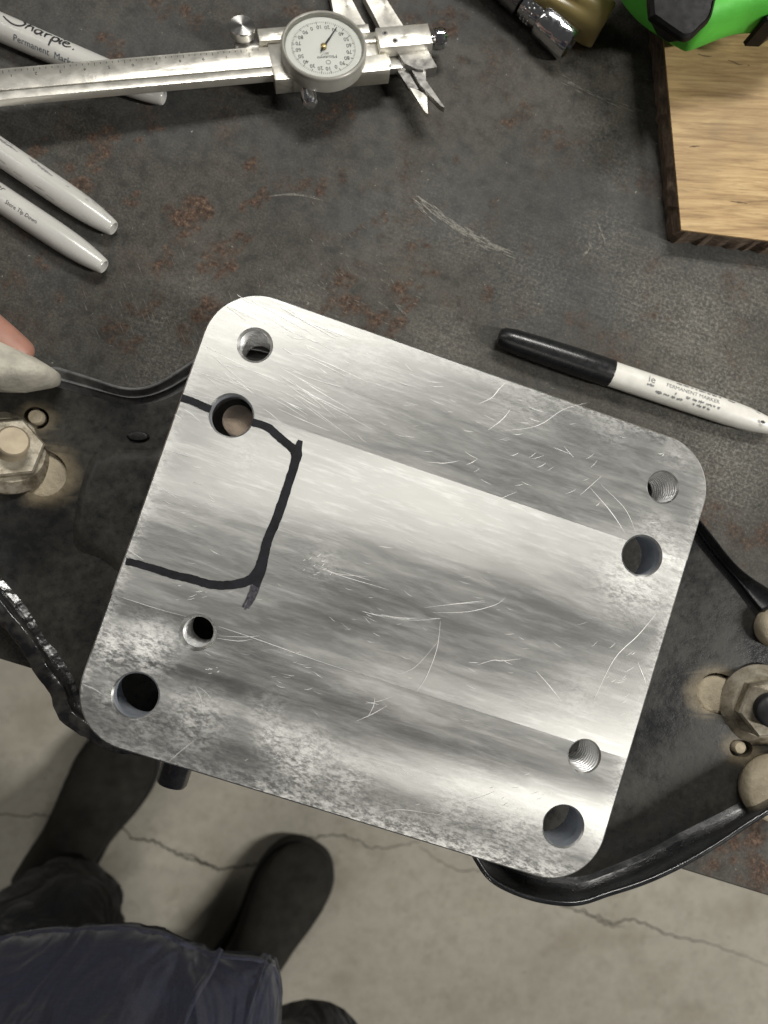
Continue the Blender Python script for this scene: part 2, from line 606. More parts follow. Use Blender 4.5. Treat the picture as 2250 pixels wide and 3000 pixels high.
STEEL_DARK = plain('worn_caliper_steel', (0.44, 0.43, 0.41), 0.34, 0.95, 0.2, 130, 0.1, 900)
ETCH = plain('etched_black', (0.03, 0.03, 0.03), 0.6)
CHROME = plain('scratched_chrome', (0.72, 0.73, 0.75), 0.13, 1.0, 0.06, 200, 0.08, 700)
DARK_GAP = plain('dark_bore', (0.012, 0.012, 0.012), 0.7)
TURNED = m_radial()
DIAL_WHITE = plain('dial_white', (0.78, 0.78, 0.75), 0.5, 0, 0.03, 60)
BEZEL = plain('grey_bezel', (0.33, 0.32, 0.285), 0.38, 0.1, 0.08, 200)
GLASS = m_glass()
BRASS = plain('brass_hub', (0.42, 0.33, 0.16), 0.35, 1.0, 0.1)
GREY_BARREL = plain('grey_barrel_plastic', (0.46, 0.455, 0.43), 0.27, 0, 0.05, 60, 0, Coat_Weight=0.25, Coat_Roughness=0.12)
WHITE_BARREL = plain('worn_white_barrel', (0.74, 0.725, 0.67), 0.36, 0, 0.08, 180)
BLACK_CAP = plain('black_cap_plastic', (0.012, 0.012, 0.013), 0.3, 0, 0.2, 150, 0.05, 500)
PRINT = plain('black_print', (0.018, 0.018, 0.02), 0.5)
PRINT_WORN = plain('worn_grey_print', (0.20, 0.20, 0.20), 0.6, 0, 0.5, 900)
INK = plain('marker_ink', (0.008, 0.008, 0.011), 0.6, 0, 0.5, 260, Specular_IOR_Level=0.25)
INK_THIN = plain('thin_marker_ink', (0.055, 0.052, 0.062), 0.45, 0.25, 0.6, 900)
SCRATCH = plain('bright_scratch', (0.88, 0.88, 0.86), 0.5, 0.7, 0.1, 2500)
SCUFFM = plain('pale_scuff', (0.90, 0.90, 0.87), 0.62, 0.75, 0.05)
THREADM = plain('cut_thread_aluminium', (0.92, 0.92, 0.91), 0.4, 0.7, 0.04, 300)
BORE = plain('bored_aluminium', (0.62, 0.66, 0.72), 0.4, 0.6, 0.1, 300)
RUSTY = m_dusty('rusty_stud_face', (0.46, 0.36, 0.27))
GREEN = plain('bright_green_plastic', (0.085, 0.50, 0.045), 0.6, 0, 0.12, 60, 0.25, 500)
RUBBER = plain('black_rubber', (0.005, 0.005, 0.005), 0.5, 0, 0.2, Specular_IOR_Level=0.2)
AMBER = G('amber_acetate').set(Base_Color=(0.44, 0.35, 0.14), Roughness=0.28, Transmission_Weight=0.4, IOR=1.47).m
SKIN = plain('skin', (0.33, 0.17, 0.125), 0.5, 0, 0.1, 160, 0.15, 900, Subsurface_Weight=0.25, Subsurface_Radius=(0.006, 0.002, 0.001), Subsurface_Scale=1.0)
SHIRT = m_fabric('navy_chambray', (0.0135, 0.0155, 0.032))
SHIRT_EDGE = m_fabric('frayed_navy_edge', (0.020, 0.022, 0.038))
TROUSER = m_fabric('dark_work_trousers', (0.0055, 0.0062, 0.009))
BOOT = plain('dark_suede', (0.014, 0.0125, 0.0085), 0.9, 0, 0.5, 30, 0.5, 300)
SOLE = plain('black_rubber_sole', (0.012, 0.012, 0.011), 0.8, 0, 0.2)
HAIR = plain('brown_hair', (0.04, 0.025, 0.015), 0.7)
CRACK = plain('dark_crack', (0.085, 0.075, 0.06), 0.9)
LEGM = plain('bench_leg_steel', (0.04, 0.04, 0.04), 0.6)

# ================================================================== FLOOR
FLOOR_Z = -0.88
mb = MB()
nf = 60
xs = np.linspace(-2.2, 2.2, nf); ys = np.linspace(-2.2, 2.0, nf)
fv = [(x, y, 0) for y in ys for x in xs]
ff = [(j * nf + i, j * nf + i + 1, (j + 1) * nf + i + 1, (j + 1) * nf + i) for j in range(nf - 1) for i in range(nf - 1)]
floor = flat('floor', fv, ff, CONCRETE)
floor.location = (0, 0, FLOOR_Z)
tag(floor, 'stained grey concrete shop floor with hairline cracks', 'floor', kind='structure')


def crack(px, w):
    pts = [at(x, y, FLOOR_Z) for x, y in px]
    P = resample(catmull([p[:2] for p in pts], 4), int(len(pts) * 9))
    P[1:-1] += RNG.normal(0, 0.0015, P[1:-1].shape)
    v, f = ribbon2d(P, w * 0.3, w * 0.3, w, 0.5)
    return flat('crack', [(a, b, 0.0006) for a, b in v], f, CRACK, floor)


crack([(-60, 2378), (0, 2381), (66, 2391), (119, 2385), (200, 2395), (280, 2400), (348, 2414), (391, 2457), (457, 2467), (524, 2504), (577, 2524), (617, 2540), (663, 2544), (729, 2534), (800, 2515), (882, 2477), (922, 2451), (1021, 2451), (1090, 2484), (1160, 2478), (1229, 2466)], 0.0034)
crack([(1229, 2480), (1271, 2511), (1337, 2547), (1422, 2553), (1520, 2590), (1640, 2650), (1720, 2672), (1800, 2705), (1835, 2690), (1900, 2712), (1980, 2745), (2060, 2760), (2160, 2795), (2280, 2840)], 0.0026)
crack([(524, 2500), (560, 2505), (600, 2528), (640, 2545)], 0.0025)
crack([(1700, 2668), (1745, 2690), (1790, 2715), (1830, 2712)], 0.0022)

# ================================================================== WORKBENCH
e0, e1 = at(0, 1926, 0), at(2250, 2620, 0)
ang = math.atan2(e1.y - e0.y, e1.x - e0.x)
BQ = Quaternion((0, 0, 1), ang)
BM = Matrix.Translation(e0) @ BQ.to_matrix().to_4x4()
BMI = BM.inverted()
bench = thing('workbench', (e0.x, e0.y, FLOOR_Z), 'dark rust-spotted steel workbench top under the tools and plate', 'workbench', rot=BQ)

gx = np.concatenate([np.linspace(-0.65, -0.12, 30)[:-1], np.arange(-0.12, 0.50, 0.0022), np.linspace(0.50, 1.1, 30)[1:]])
gy = np.concatenate([np.arange(0.0, 0.42, 0.0022), np.linspace(0.42, 0.85, 25)[1:]])
X, Y = np.meshgrid(gx, gy)
bv = np.stack([X.ravel(), Y.ravel(), np.zeros(X.size)], 1)
# pixel position of each vertex is only used to lay the rust where the bench has rust
rust = np.zeros(X.size); scuff = np.zeros(X.size)
K = 1.356
spots = [(225, 325, 30, 1.), (205, 352, 22, .9), (175, 400, 26, 1.), (85, 320, 24, .8), (70, 500, 36, .7), (90, 560, 26, .6), (395, 465, 34, 1.1), (430, 445, 24, 1.1), (410, 497, 20, 1.), (372, 455, 16, 1.), (480, 565, 28, .9), (500, 535, 24, .9), (520, 505, 20, .8), (543, 352, 20, .9), (540, 430, 24, .8), (575, 425, 18, .8), (455, 585, 22, .8), (360, 572, 26, .8), (335, 582, 18, .7), (440, 672, 32, .9), (475, 690, 24, .8), (405, 712, 28, .8), (300, 672, 24, .8), (330, 655, 22, .8), (285, 742, 30, .9), (237, 710, 26, .8), (265, 700, 18, .7), (650, 395, 26, .8), (690, 405, 20, .7), (735, 385, 18, .7), (745, 232, 24, .9), (690, 252, 20, .8), (715, 280, 16, .8), (240, 300, 20, .9), (230, 280, 16, .8), (130, 190, 24, .8), (262, 155, 34, .8), (245, 110, 28, .8), (415, 35, 36, .7), (345, 15, 30, .7), (640, 30, 30, .7), (330, 230, 30, .4), (870, 645, 36, .9), (850, 700, 28, .9), (800, 692, 30, .9), (765, 655, 28, .9), (722, 642, 24, .8), (740, 605, 26, .8), (700, 690, 26, .8), (660, 700, 22, .7), (820, 480, 24, .7), (770, 500, 24, .6), (905, 545, 26, .6), (930, 590, 22, .6), (1108, 265, 14, 1.), (1140, 232, 16, .7), (1205, 308, 26, .7), (990, 352, 14, .7), (1080, 430, 22, .5), (340, 280, 14, 1.), (290, 430, 14, .9), (280, 438, 10, 1.), (305, 310, 12, .8), (965, 60, 40, .6), (900, 40, 40, .6), (1000, 150, 40, .5), (1180, 190, 50, .35), (1050, 640, 30, .6), (1300, 760, 36, .6), (1240, 690, 30, .6), (1400, 700, 40, .5), (20, 620, 30, .6), (60, 690, 24, .5), (120, 640, 26, .5), (1590, 1560, 60, .6), (1600, 620, 50, .5), (1560, 1120, 60, .6), (1620, 1180, 60, .6), (1620, 1800, 60, .8), (1575, 1840, 50, .7), (1650, 1890, 60, .8), (1540, 1880, 40, .6)]
scuffs = [(1500, 700, 130, .9), (1400, 640, 110, .7), (1560, 860, 140, .9), (1620, 640, 90, .6), (1310, 520, 80, .5), (1340, 360, 60, .4), (360, 800, 90, .55), (350, 700, 80, .5), (420, 650, 80, .35), (640, 650, 70, .45), (960, 740, 90, .5), (1150, 620, 120, .4), (1290, 300, 70, .35), (1570, 1000, 120, .9), (1610, 1550, 130, .5), (900, 480, 120, .25), (1000, 520, 70, .4)]
wpt = (np.array(BM.to_3x3()) @ bv.T).T + np.array(e0)


def accum(lst, out, amp):
    for x, y, r, s in lst:
        c = at(x * K, y * K, 0)
        rr = r * K / 6.45e3
        d2 = ((wpt[:, 0] - c.x) ** 2 + (wpt[:, 1] - c.y) ** 2) / (rr * rr)
        np.maximum(out, amp * s * np.exp(-d2 * 0.9), out=out)


clumps = []
for x, y, r, sgn in spots:
    for _ in range(7):
        clumps.append((x + random.gauss(0, r * .5), y + random.gauss(0, r * .5), r * random.uniform(.22, .62), sgn * random.uniform(.7, 1.15)))
accum(clumps, rust, 1.0)
accum(scuffs, scuff, 1.0)
me = bpy.data.meshes.new('tabletop')
nx, ny = len(gx), len(gy)
idx = np.arange(nx * ny).reshape(ny, nx)
quads = np.stack([idx[:-1, :-1], idx[:-1, 1:], idx[1:, 1:], idx[1:, :-1]], -1).reshape(-1, 4)
T = 0.0095
corner = [(gx[0], gy[0]), (gx[-1], gy[0]), (gx[-1], gy[-1]), (gx[0], gy[-1])]
low = [(x, y - (0.0006 if y == gy[0] else 0), -T) for x, y in corner]
allv = [tuple(p) for p in bv] + [(gx[0], -0.0008, -0.0012), (gx[-1], -0.0008, -0.0012)] + low
n0 = nx * ny
front = list(idx[0]); back = list(idx[-1]); lft = list(idx[:, 0]); rgt = list(idx[:, -1])
fcs = [tuple(q) for q in quads.tolist()]
fcs.append(tuple([n0, n0 + 1] + front[::-1]))
fcs.append((n0, n0 + 2, n0 + 3, n0 + 1))
fcs.append((n0 + 2, n0 + 5, n0 + 4, n0 + 3))
fcs.append(tuple(back + [n0 + 4, n0 + 5]))
fcs.append(tuple(lft + [n0 + 5, n0 + 2, n0]))
fcs.append(tuple([n0 + 1, n0 + 3, n0 + 4] + rgt[::-1]))
me.from_pydata(allv, [], fcs)
for nm, arr in (('rust', rust), ('scuff', scuff)):
    a = me.attributes.new(nm, 'FLOAT', 'POINT')
    a.data.foreach_set('value', np.r_[arr, np.full(6, 0.35)].astype(np.float32))
me.materials.append(BENCH)
top = bpy.data.objects.new('tabletop', me); COL.objects.link(top); top.parent = bench
top.location = (0, 0, -FLOOR_Z)
bsv, bsf = [], []


def bench_streak(px, count, ln_, w, spread):
    base_ = resample(catmull([at(x, y, 0)[:2] for x, y in px], 5), 60)
    for _ in range(count):
        k_ = random.randrange(2, 56)
        d_ = base_[k_ + 2] - base_[k_ - 2]; d_ = d_ / np.linalg.norm(d_)
        p_ = base_[k_] + RNG.normal(0, spread, 2)
        q_ = [p_ + d_ * ln_ * t_ * random.uniform(.8, 1.1) + RNG.normal(0, .0001, 2) for t_ in (0, .5, 1)]
        v_, f_ = ribbon2d(q_, w * .2, w * .2, w * random.uniform(.4, 1), .3)
        k0 = len(bsv); zz_ = random.uniform(.00004, .00022)
        for a_, b_ in v_:
            l_ = BMI @ Vector((a_, b_, 0))
            bsv.append((l_.x, l_.y, zz_))
        bsf.extend(tuple(i_ + k0 for i_ in q2) for q2 in f_)


bench_streak([(1200, 560), (1300, 640), (1400, 700), (1490, 740)], 70, .006, .0007, .0012)
bench_streak([(1310, 650), (1400, 700), (1490, 740)], 60, .004, .0006, .0005)
bench_streak([(1745, 640), (1760, 680), (1770, 710), (1745, 735)], 26, .002, .0005, .0003)
bench_streak([(1720, 700), (1728, 720), (1712, 745)], 22, .0018, .0007, .0003)
bench_streak([(1150, 880), (1190, 930), (1230, 990)], 20, .003, .0004, .0006)
bench_streak([(1640, 230), (1760, 290), (1880, 330)], 40, .005, .0004, .0008)
bench_streak([(780, 575), (860, 570), (930, 585)], 22, .006, .0003, .0002)
bench_streak([(400, 830), (470, 1000), (520, 1100)], 60, .005, .0004, .012)
bench_streak([(1850, 900), (2000, 1000), (2150, 1300)], 160, .003, .0004, .018)
bench_streak([(880, 700), (1000, 850), (1200, 950)], 90, .003, .0004, .014)
bso = flat('bench_scratches', bsv, bsf, plain('bare_steel_scratch', (0.125, 0.118, 0.10), 0.5, 0.2, 0.4, 900), bench)
bso.location = (0, 0, -FLOOR_Z); bso['kind'] = 'stuff'
for lx, ly in ((-0.55, 0.12), (1.0, 0.12), (-0.55, 0.75), (1.0, 0.75)):
    MB().box(lx - .025, lx + .025, ly - .025, ly + .025, 0, -FLOOR_Z - T + 0.001, 0.002).build('leg', LEGM, bench)
MB().box(-0.6, 1.05, 0.105, 0.115, -FLOOR_Z - 0.07, -FLOOR_Z - T + 0.001).build('apron', LEGM, bench)

# ================================================================== STEEL BRACKET
ZB, ZF, ZT = 0.0, 0.005, 0.029          # underside, pan top, flange top
bo = at(900, 1800, 0)
bracket = thing('steel_bracket', (bo.x, bo.y, 0), 'dusty black stamped steel bracket under the aluminium plate, overhanging the bench edge', 'bracket')


def L(p, z=None):
    """pixel -> bracket local"""
    q = at(p[0], p[1], z)
    return (q.x - bo.x, q.y - bo.y)


base_ul = [(-260, 1135), (-60, 1148), (60, 1150), (125, 1122), (169, 1124), (270, 1150), (337, 1167), (388, 1177), (439, 1172), (489, 1156), (540, 1129), (620, 1075), (700, 1040), (790, 1048), (1000, 1120), (1400, 1265), (1800, 1405), (1960, 1475), (2044, 1581), (2100, 1650), (2160, 1720), (2250, 1830), (2420, 1900)]
base_lr = [(2420, 2200), (2300, 2280), (2196, 2345), (2110, 2392), (2001, 2446), (1893, 2504), (1790, 2548), (1700, 2578), (1600, 2574), (1500, 2545), (1440, 2510), (1380, 2470)]
base_ll = [(1380, 2470), (1100, 2370), (700, 2215), (520, 2165), (400, 2150), (300, 2110), (232, 2060), (215, 2010), (158, 1915), (124, 1878), (68, 1785), (0, 1706), (-90, 1600), (-260, 1420)]
outline = [L(p, ZF) for p in base_ul] + [L(p, ZF) for p in base_lr] + [L(p, ZF) for p in base_ll[1:]]
slot_l = capsule(L((40, 1345), ZF), L((128, 1388), ZF), 0.0098)
slot_r = capsule(L((2097, 2030), ZF), L((2230, 2068), ZF), 0.0092)
pin_l = [(x, y) for x, y in capsule(L((100, 1222), ZF), L((112, 1226), ZF), 0.0046)]
pin_r = [(x, y) for x, y in capsule(L((2160, 2191), ZF), L((2182, 2194), ZF), 0.0038)]
pan_loops = [outline, slot_l, slot_r, pin_l, pin_r]
pan = MB().prism(pan_loops, ZB + 0.0004, ZF).build('pan', BRACKET, bracket, auto=R(40))
# tan dirt round the slots: subdivide and store as an attribute
bm = bmesh.new(); bm.from_mesh(pan.data)
for _ in range(5):
    long = [e for e in bm.edges if e.calc_length() > 0.006 and abs(e.verts[0].co.z - e.verts[1].co.z) < 1e-4]
    bmesh.ops.subdivide_edges(bm, edges=long, cuts=1)
    bmesh.ops.triangulate(bm, faces=[f for f in bm.faces if len(f.verts) > 4])
bm.to_mesh(pan.data); bm.free()
dust = []
rings_d = [(slot_l, 0.0035, .9), (slot_r, 0.003, .8), (pin_l, 0.002, .5), (pin_r, 0.003, .6)]
for q in pan.data.vertices:
    s = 0
    for lp, w, k in rings_d:
        d = min((q.co.x - a) ** 2 + (q.co.y - b) ** 2 for a, b in lp) ** .5
        s = max(s, k * math.exp(-(d / w) ** 2))
    dust.append(s if q.co.z > ZF - 1e-4 else 0.3)
a = pan.data.attributes.new('dust', 'FLOAT', 'POINT'); a.data.foreach_set('value', dust)


def flange(base_px, top_px, thick, mat, name='flange', zt=ZT, wig=0.0):
    """Turned-up edge: inner face from the base bend to the top edge, rounded lip, outer face."""
    n = 90
    B = resample(catmull([L(p, ZF) for p in base_px], 6), n)
    Tp = resample(catmull([L(p, zt) for p in top_px], 6), n)
    Tg = np.gradient((B + Tp) / 2, axis=0); Tg /= np.linalg.norm(Tg, axis=1, keepdims=True)
    Nn = np.stack([-Tg[:, 1], Tg[:, 0]], 1)
    cen = np.mean(np.array(outline), 0)
    if np.mean(np.sum(((B + Tp) / 2 - cen) * Nn, 1)) < 0: Nn = -Nn       # outwards
    jig = RNG.normal(0, 1, n); jig = np.convolve(jig, np.ones(5) / 5, 'same') * wig
    rings = []
    for i in range(n):
        b, t, m = B[i], Tp[i], Nn[i]
        t = t + m * jig[i]
        prof = [(b - m * .002, ZF - .0002), (b + m * .0008, ZF + .001), (b * .85 + t * .15 + m * .0005, ZF + .004), (b * .5 + t * .5, (ZF + zt) / 2), (t, zt - .0008),
                (t + m * .0002, zt - .0003), (t + m * .0006, zt), (t + m * (thick - .0006), zt), (t + m * (thick - .0002), zt - .0003), (t + m * thick, zt - .0010),
                (b * .5 + t * .5 + m * thick, (ZF + zt) / 2), (b + m * thick, ZF), (b + m * (thick - .001), ZB + .0006), (b - m * .002, ZB + .0006)]
        rings.append([(p[0], p[1], z) for p, z in prof])
    return MB().loft(rings).build(name, mat, bracket, auto=R(50))


top_ul = [(128, 1090), (152, 1083), (175, 1087), (270, 1116), (337, 1138), (388, 1145), (439, 1138), (489, 1115), (543, 1080), (620, 1030), (690, 1004), (740, 1003), (800, 1018), (1000, 1085)]
flange([(125, 1121), (145, 1119), (169, 1124), (270, 1150), (337, 1167), (388, 1177), (439, 1172), (489, 1156), (540, 1129), (620, 1075), (700, 1040), (790, 1048), (1000, 1120)], top_ul, 0.0016, RIM_LIT, zt=.0125)  # low leaning wall in the lightened colour, so it looks lit
flange([(1000, 1120), (1400, 1265), (1800, 1405), (1960, 1475), (2044, 1581), (2100, 1650), (2160, 1720), (2250, 1830), (2420, 1960)],
       [(1000, 1088), (1400, 1235), (1810, 1380), (1975, 1450), (2062, 1545), (2137, 1640), (2190, 1690), (2255, 1733), (2450, 1860)], 0.0012, RIM, zt=.0125)
flange(base_lr, [(2450, 2250), (2320, 2330), (2200, 2402), (2110, 2462), (2001, 2526), (1893, 2576), (1784, 2612), (1690, 2640), (1590, 2632), (1500, 2603), (1440, 2566), (1400, 2508)], 0.0024, RIM)
flange([(700, 2215), (520, 2165), (400, 2150), (300, 2110), (232, 2060), (215, 2010), (158, 1915), (124, 1878), (68, 1785), (0, 1706), (-90, 1600), (-260, 1420)],
       [(690, 2232), (510, 2188), (390, 2172), (280, 2132), (212, 2080), (185, 2020), (128, 1922), (92, 1875), (42, 1805), (-28, 1722), (-120, 1610), (-290, 1430)], 0.0062, RIM_ROUGH, wig=0.0009)

# pressed panels in the pan
def emboss(px, h, name, inset=0.004):
    P = [np.array(p) for p in catmull([L(q, ZF) for q in px], 6, True)]
    c = np.mean(P, 0)
    rings = []
    for k, (s, z) in enumerate(((0, -.0003), (.04, h * .08), (.10, h * .4), (.16, h * .75), (.22, h * .96), (.30, h))):
        rings.append([tuple(c + (p - c) * (1 - s)) + (ZF + z,) for p in P])
    return MB().loft(rings).build(name, BRACKET, bracket, smooth=True)


emboss([(262, 1345), (300, 1318), (420, 1312), (520, 1330), (480, 1560), (390, 1690), (290, 1640), (215, 1600), (222, 1470)], 0.0016, 'pressed_panel', 0.006)
emboss([(370, 1275), (395, 1262), (430, 1268), (440, 1284), (420, 1294), (385, 1292)], 0.0018, 'raised_dimple', 0.003)

# things seen down the slots and the pin holes
MB().lathe([(0.0003, .0105), (.0015, .0108), (.0022, .0085), (.0024, .002)], 28, 'z', (*L((128, 1390), .002), 0)).build('slot_washer', TAN, bracket, auto=R(30))
MB().lathe([(0.0003, .0098), (.002, .0094), (.0036, .007), (.0043, .002)], 28, 'z', (*L((2095, 2035), .003), 0)).build('slot_washer', TAN, bracket, smooth=True)
for p, r in (((104, 1221), .0032), ((2167, 2190), .0029)):
    MB().lathe([(0.0003, r), (.0062, r), (.0068, r * .85), (.0069, r * .3)], 24, 'z', (*L(p, .006), 0)).build('locating_pin', TAN, bracket, auto=R(40))


def flange_nut(px, tilt, stud_len, hz=1.0, label=None, studr=.0066, mat=TAN2, stud_mat=TAN2, spin=0):
    c = at(px[0], px[1], .006)
    q = Quaternion(tilt[0], tilt[1])
    M = Matrix.Translation((c.x - bo.x, c.y - bo.y, ZF)) @ q.to_matrix().to_4x4() @ Matrix.Rotation(spin, 4, 'Z')
    lo = -0.0080 if abs(tilt[1]) > .05 else -.0002
    nut = MB().lathe([(lo, .0168), (.0004, .0182), (.002, .0183), (.0034, .0170), (.0062, .0142), (.0064, .003)], 48)
    nut.xform(M)
    n_ = nut.build('nut_flange', mat, bracket, auto=R(35))
    hx = MB()
    hexa = [(.0137 * math.cos(R(60 * i)), .0137 * math.sin(R(60 * i))) for i in range(6)]
    rings = [[(x, y, .0045) for x, y in hexa], [(x, y, .0145 * hz) for x, y in hexa], [(x * .93, y * .93, .0158 * hz) for x, y in hexa]]
    hx.loft(rings).xform(M)
    hx.build('hex_nut', mat, bracket, auto=R(25))
    prof = []
    z = .004
    while z < stud_len - .002:
        prof += [(z, studr), (z + .0006, studr * .93), (z + .0012, studr)]
        z += .0014
    prof += [(stud_len - .0012, studr), (stud_len, studr * .86), (stud_len, studr * .2)]
    st = MB().lathe(prof, 40).xform(M)
    st.build('stud', stud_mat, bracket, auto=R(50))


flange_nut((22, 1328), ((-0.35, 1, 0), R(27)), .021, hz=.68, stud_mat=plain('zinc_stud', (0.36, 0.30, 0.21), 0.6, 0.2, 0.15), spin=R(12))
flange_nut((2226, 2062), ((0, 1, 0), R(-9)), .019, hz=.8, studr=.0078, stud_mat=plain('black_oxide_stud', (0.05, 0.05, 0.052), 0.4, 0.6, 0.3), spin=R(8))


def sleeve(cx, r, z1, name):
    c = L(cx, z1)
    MB().lathe([(ZF, r * .96), (z1 - .008, r), (z1 - .003, r * .97), (z1 - .001, r * .86), (z1, r * .6), (z1 + .0004, r * .1)], 48, 'z', (*c, 0)).build(name, TAN, bracket, smooth=True)


sleeve((2290, 2322), .0150, .016, 'bushing')
sleeve((2296, 1842), .0095, .014, 'bushing')
# tapered dusty ear held by the hand
rings = []
for k, (x, yu, yl, z0, z1) in enumerate([(-330, 840, 1120, .006, .046), (-200, 890, 1130, .006, .046), (-90, 940, 1138, .005, .045), (0, 987, 1142, .005, .042), (50, 1016, 1143, .005, .039), (100, 1046, 1134, .005, .036), (132, 1065, 1128, .005, .033), (150, 1076, 1122, .006, .030), (160, 1083, 1114, .009, .026), (164, 1088, 1106, .013, .021)]):
    zc, a = (z0 + z1) / 2, (z1 - z0) / 2
    pu, pl = np.array(L((x, yu), zc)), np.array(L((x, yl), zc))
    m, h = (pu + pl) / 2, (pu - pl) / 2
    ring = []
    for i in range(28):
        t = 2 * math.pi * i / 28
        cc, ss = math.cos(t), math.sin(t)
        cc = math.copysign(abs(cc) ** .75, cc); ss = math.copysign(abs(ss) ** .75, ss)
        ring.append((m[0] + h[0] * cc, m[1] + h[1] * cc, zc + a * ss))
    rings.append(ring)
ear = MB().loft(rings).build('bushing_ear', CAST, bracket, smooth=True)
# short stub under the near edge
sp = at(512, 2262, .014)
MB().lathe([(-.020, .0066), (.0040, .0066), (.0052, .0060), (.0053, .002)], 28, 'y').xform(
    Matrix.Translation((sp.x - bo.x, sp.y - bo.y, .014)) @ Matrix.Rotation(math.pi - R(18), 4, 'Z')).build('stub_tube', RIM, bracket, auto=R(40))
# rusty stud end seen through a plate hole
MB().lathe([(ZF - .001, .0062), (.0415, .0062), (.0420, .0056), (.0420, .002)], 32, 'z', (*L((697, 1231), .042), 0)).build('rusty_stud', RUSTY, bracket, auto=R(40))

# ================================================================== ALUMINIUM PLATE
PZ0, PZ1 = 0.029, 0.054
corners = [(645.6, 811), (2088.3, 1326.4), (1745.2, 2617.8), (187.9, 2149.3)]
cw = [at(x, y, PZ1) for x, y in corners]
pc = sum(cw, Vector()) / 4
pang = math.atan2((cw[1] - cw[0]).y + (cw[2] - cw[3]).y, (cw[1] - cw[0]).x + (cw[2] - cw[3]).x)
PQ = Quaternion((0, 0, 1), pang)
PW = ((cw[1] - cw[0]).length + (cw[2] - cw[3]).length) / 4
PH = ((cw[0] - cw[3]).length + (cw[1] - cw[2]).length) / 4
plate = thing('aluminium_plate', (pc.x, pc.y, PZ0), 'thick milled aluminium plate with eight holes and a black marker outline', 'metal plate', rot=PQ)
PINV = (Matrix.Translation((pc.x, pc.y, PZ0)) @ PQ.to_matrix().to_4x4()).inverted()
TH = PZ1 - PZ0


def P(p):
    q = PINV @ at(p[0], p[1], PZ1)
    return (q.x, q.y)


CR, CH = 0.0217, 0.0006


def rrect(w, h, r, n=18):
    out = []
    for cx, cy, a in ((w - r, h - r, 0), (-w + r, h - r, 90), (-w + r, -h + r, 180), (w - r, -h + r, 270)):
        for i in range(n + 1):
            t = R(a + 90 * i / n)
            out.append((cx + r * math.cos(t), cy + r * math.sin(t)))
    return out


holes = [((747, 1011), .0062, .0010, 't'), ((678, 1217), .0084, .0006, 'p'), ((1942, 1427), .0064, .0006, 't'), ((1881, 1628), .0080, .0008, 'p'),
         ((579, 1852), .0060, .0013, 't'), ((397, 2038), .0086, .0007, 'p'), ((1712, 2215), .0064, .0006, 't'), ((1650, 2421), .0082, .0006, 'p')]
cutline1 = [P((545, 1147)), P((2015, 1640))]
cutline2 = [P((335, 1740)), P((1422, 2092))]
Y1 = (cutline1[0][1] + cutline1[1][1]) / 2
Y2 = (cutline2[0][1] + cutline2[1][1]) / 2
ALU = m_plate({'cuts': (Y1, Y2), 'y0': ((Y1 + PH) / 2, (Y1 + Y2) / 2, (Y2 - PH) / 2), 'r': ((PH - Y1) / 2, (Y1 - Y2) / 2, (Y2 + PH) / 2), 'grain': (42, 68, 28), 'swing': (14, 40, 82)})
o_top = rrect(PW - CH, PH - CH, CR - CH)
o_mid = rrect(PW, PH, CR)
hl = [(P(c), r * .958, k, t) for c, r, k, t in holes]
NS = 56
loops = [o_top] + [circle(c[0], c[1], r + k, NS) for c, r, k, t in hl]
pts = [[Vector((x, y, 0)) for x, y in lp] for lp in loops]
# face grid: add inner points so the scuff attribute has somewhere to live
bm = bmesh.new()
for tri in [tessellate_polygon(pts)]:
    fl = [q for lp in pts for q in lp]
    vv = [bm.verts.new((q.x, q.y, TH)) for q in fl]
    for t in tri:
        try: bm.faces.new([vv[i] for i in t])
        except ValueError: pass
for step in range(7):
    long = [e for e in bm.edges if e.calc_length() > 0.004]
    if not long: break
    bmesh.ops.subdivide_edges(bm, edges=long, cuts=1)
    bmesh.ops.triangulate(bm, faces=[f for f in bm.faces if len(f.verts) > 3])
bm.verts.index_update()
mb = MB().add([v.co[:] for v in bm.verts], [[v.index for v in f.verts] for f in bm.faces])
bm.free()
mb.loft([[(x, y, TH) for x, y in o_top], [(x, y, TH - CH) for x, y in o_mid], [(x, y, CH) for x, y in o_mid], [(x, y, 0) for x, y in o_top]], cap=False)
bot = tessellate_polygon([pts[0]] + [[Vector((x, y, 0)) for x, y in circle(c[0], c[1], r + (.003 if t == 'p' else .0011), NS)] for c, r, k, t in hl])
flb = [(q.x, q.y, 0) for q in pts[0]] + [(x, y, 0) for c, r, k, t in hl for x, y in circle(c[0], c[1], r + (.003 if t == 'p' else .0011), NS)]
mb.add(flb, bot)
for c, r, k, t in hl:
    rr = [[(x, y, TH) for x, y in circle(c[0], c[1], r + k, NS)], [(x, y, TH - k * 1.1) for x, y in circle(c[0], c[1], r, NS)]]
    mb.loft(rr, cap=False)
pl = mb.build('plate', ALU, plate, auto=R(20))
sc = []
scuff_p = [(430, 1900, 90, 1.), (330, 1900, 70, 1.), (560, 2130, 110, .7), (420, 2130, 90, .6), (330, 2060, 70, .6), (880, 2250, 110, .95), (1000, 2300, 90, .7), (800, 2170, 60, .8), (1350, 2380, 110, .5), (1500, 2430, 120, .6), (1150, 2430, 80, .5), (1850, 1700, 110, .8), (1960, 1620, 70, .7), (1900, 1740, 80, .6), (1780, 2460, 80, .5), (1600, 2510, 90, .5), (1920, 1560, 70, .5), (700, 900, 110, .5), (600, 1010, 80, .5), (1050, 1040, 100, .4), (1560, 1150, 120, .35), (1800, 1240, 80, .4), (1990, 1330, 70, .4), (720, 1330, 50, .5), (950, 1650, 60, .35), (1700, 2050, 90, .3), (780, 2080, 70, .35)]
spl = [(P((x, y)), r / 7.6e3, s) for x, y, r, s in scuff_p]
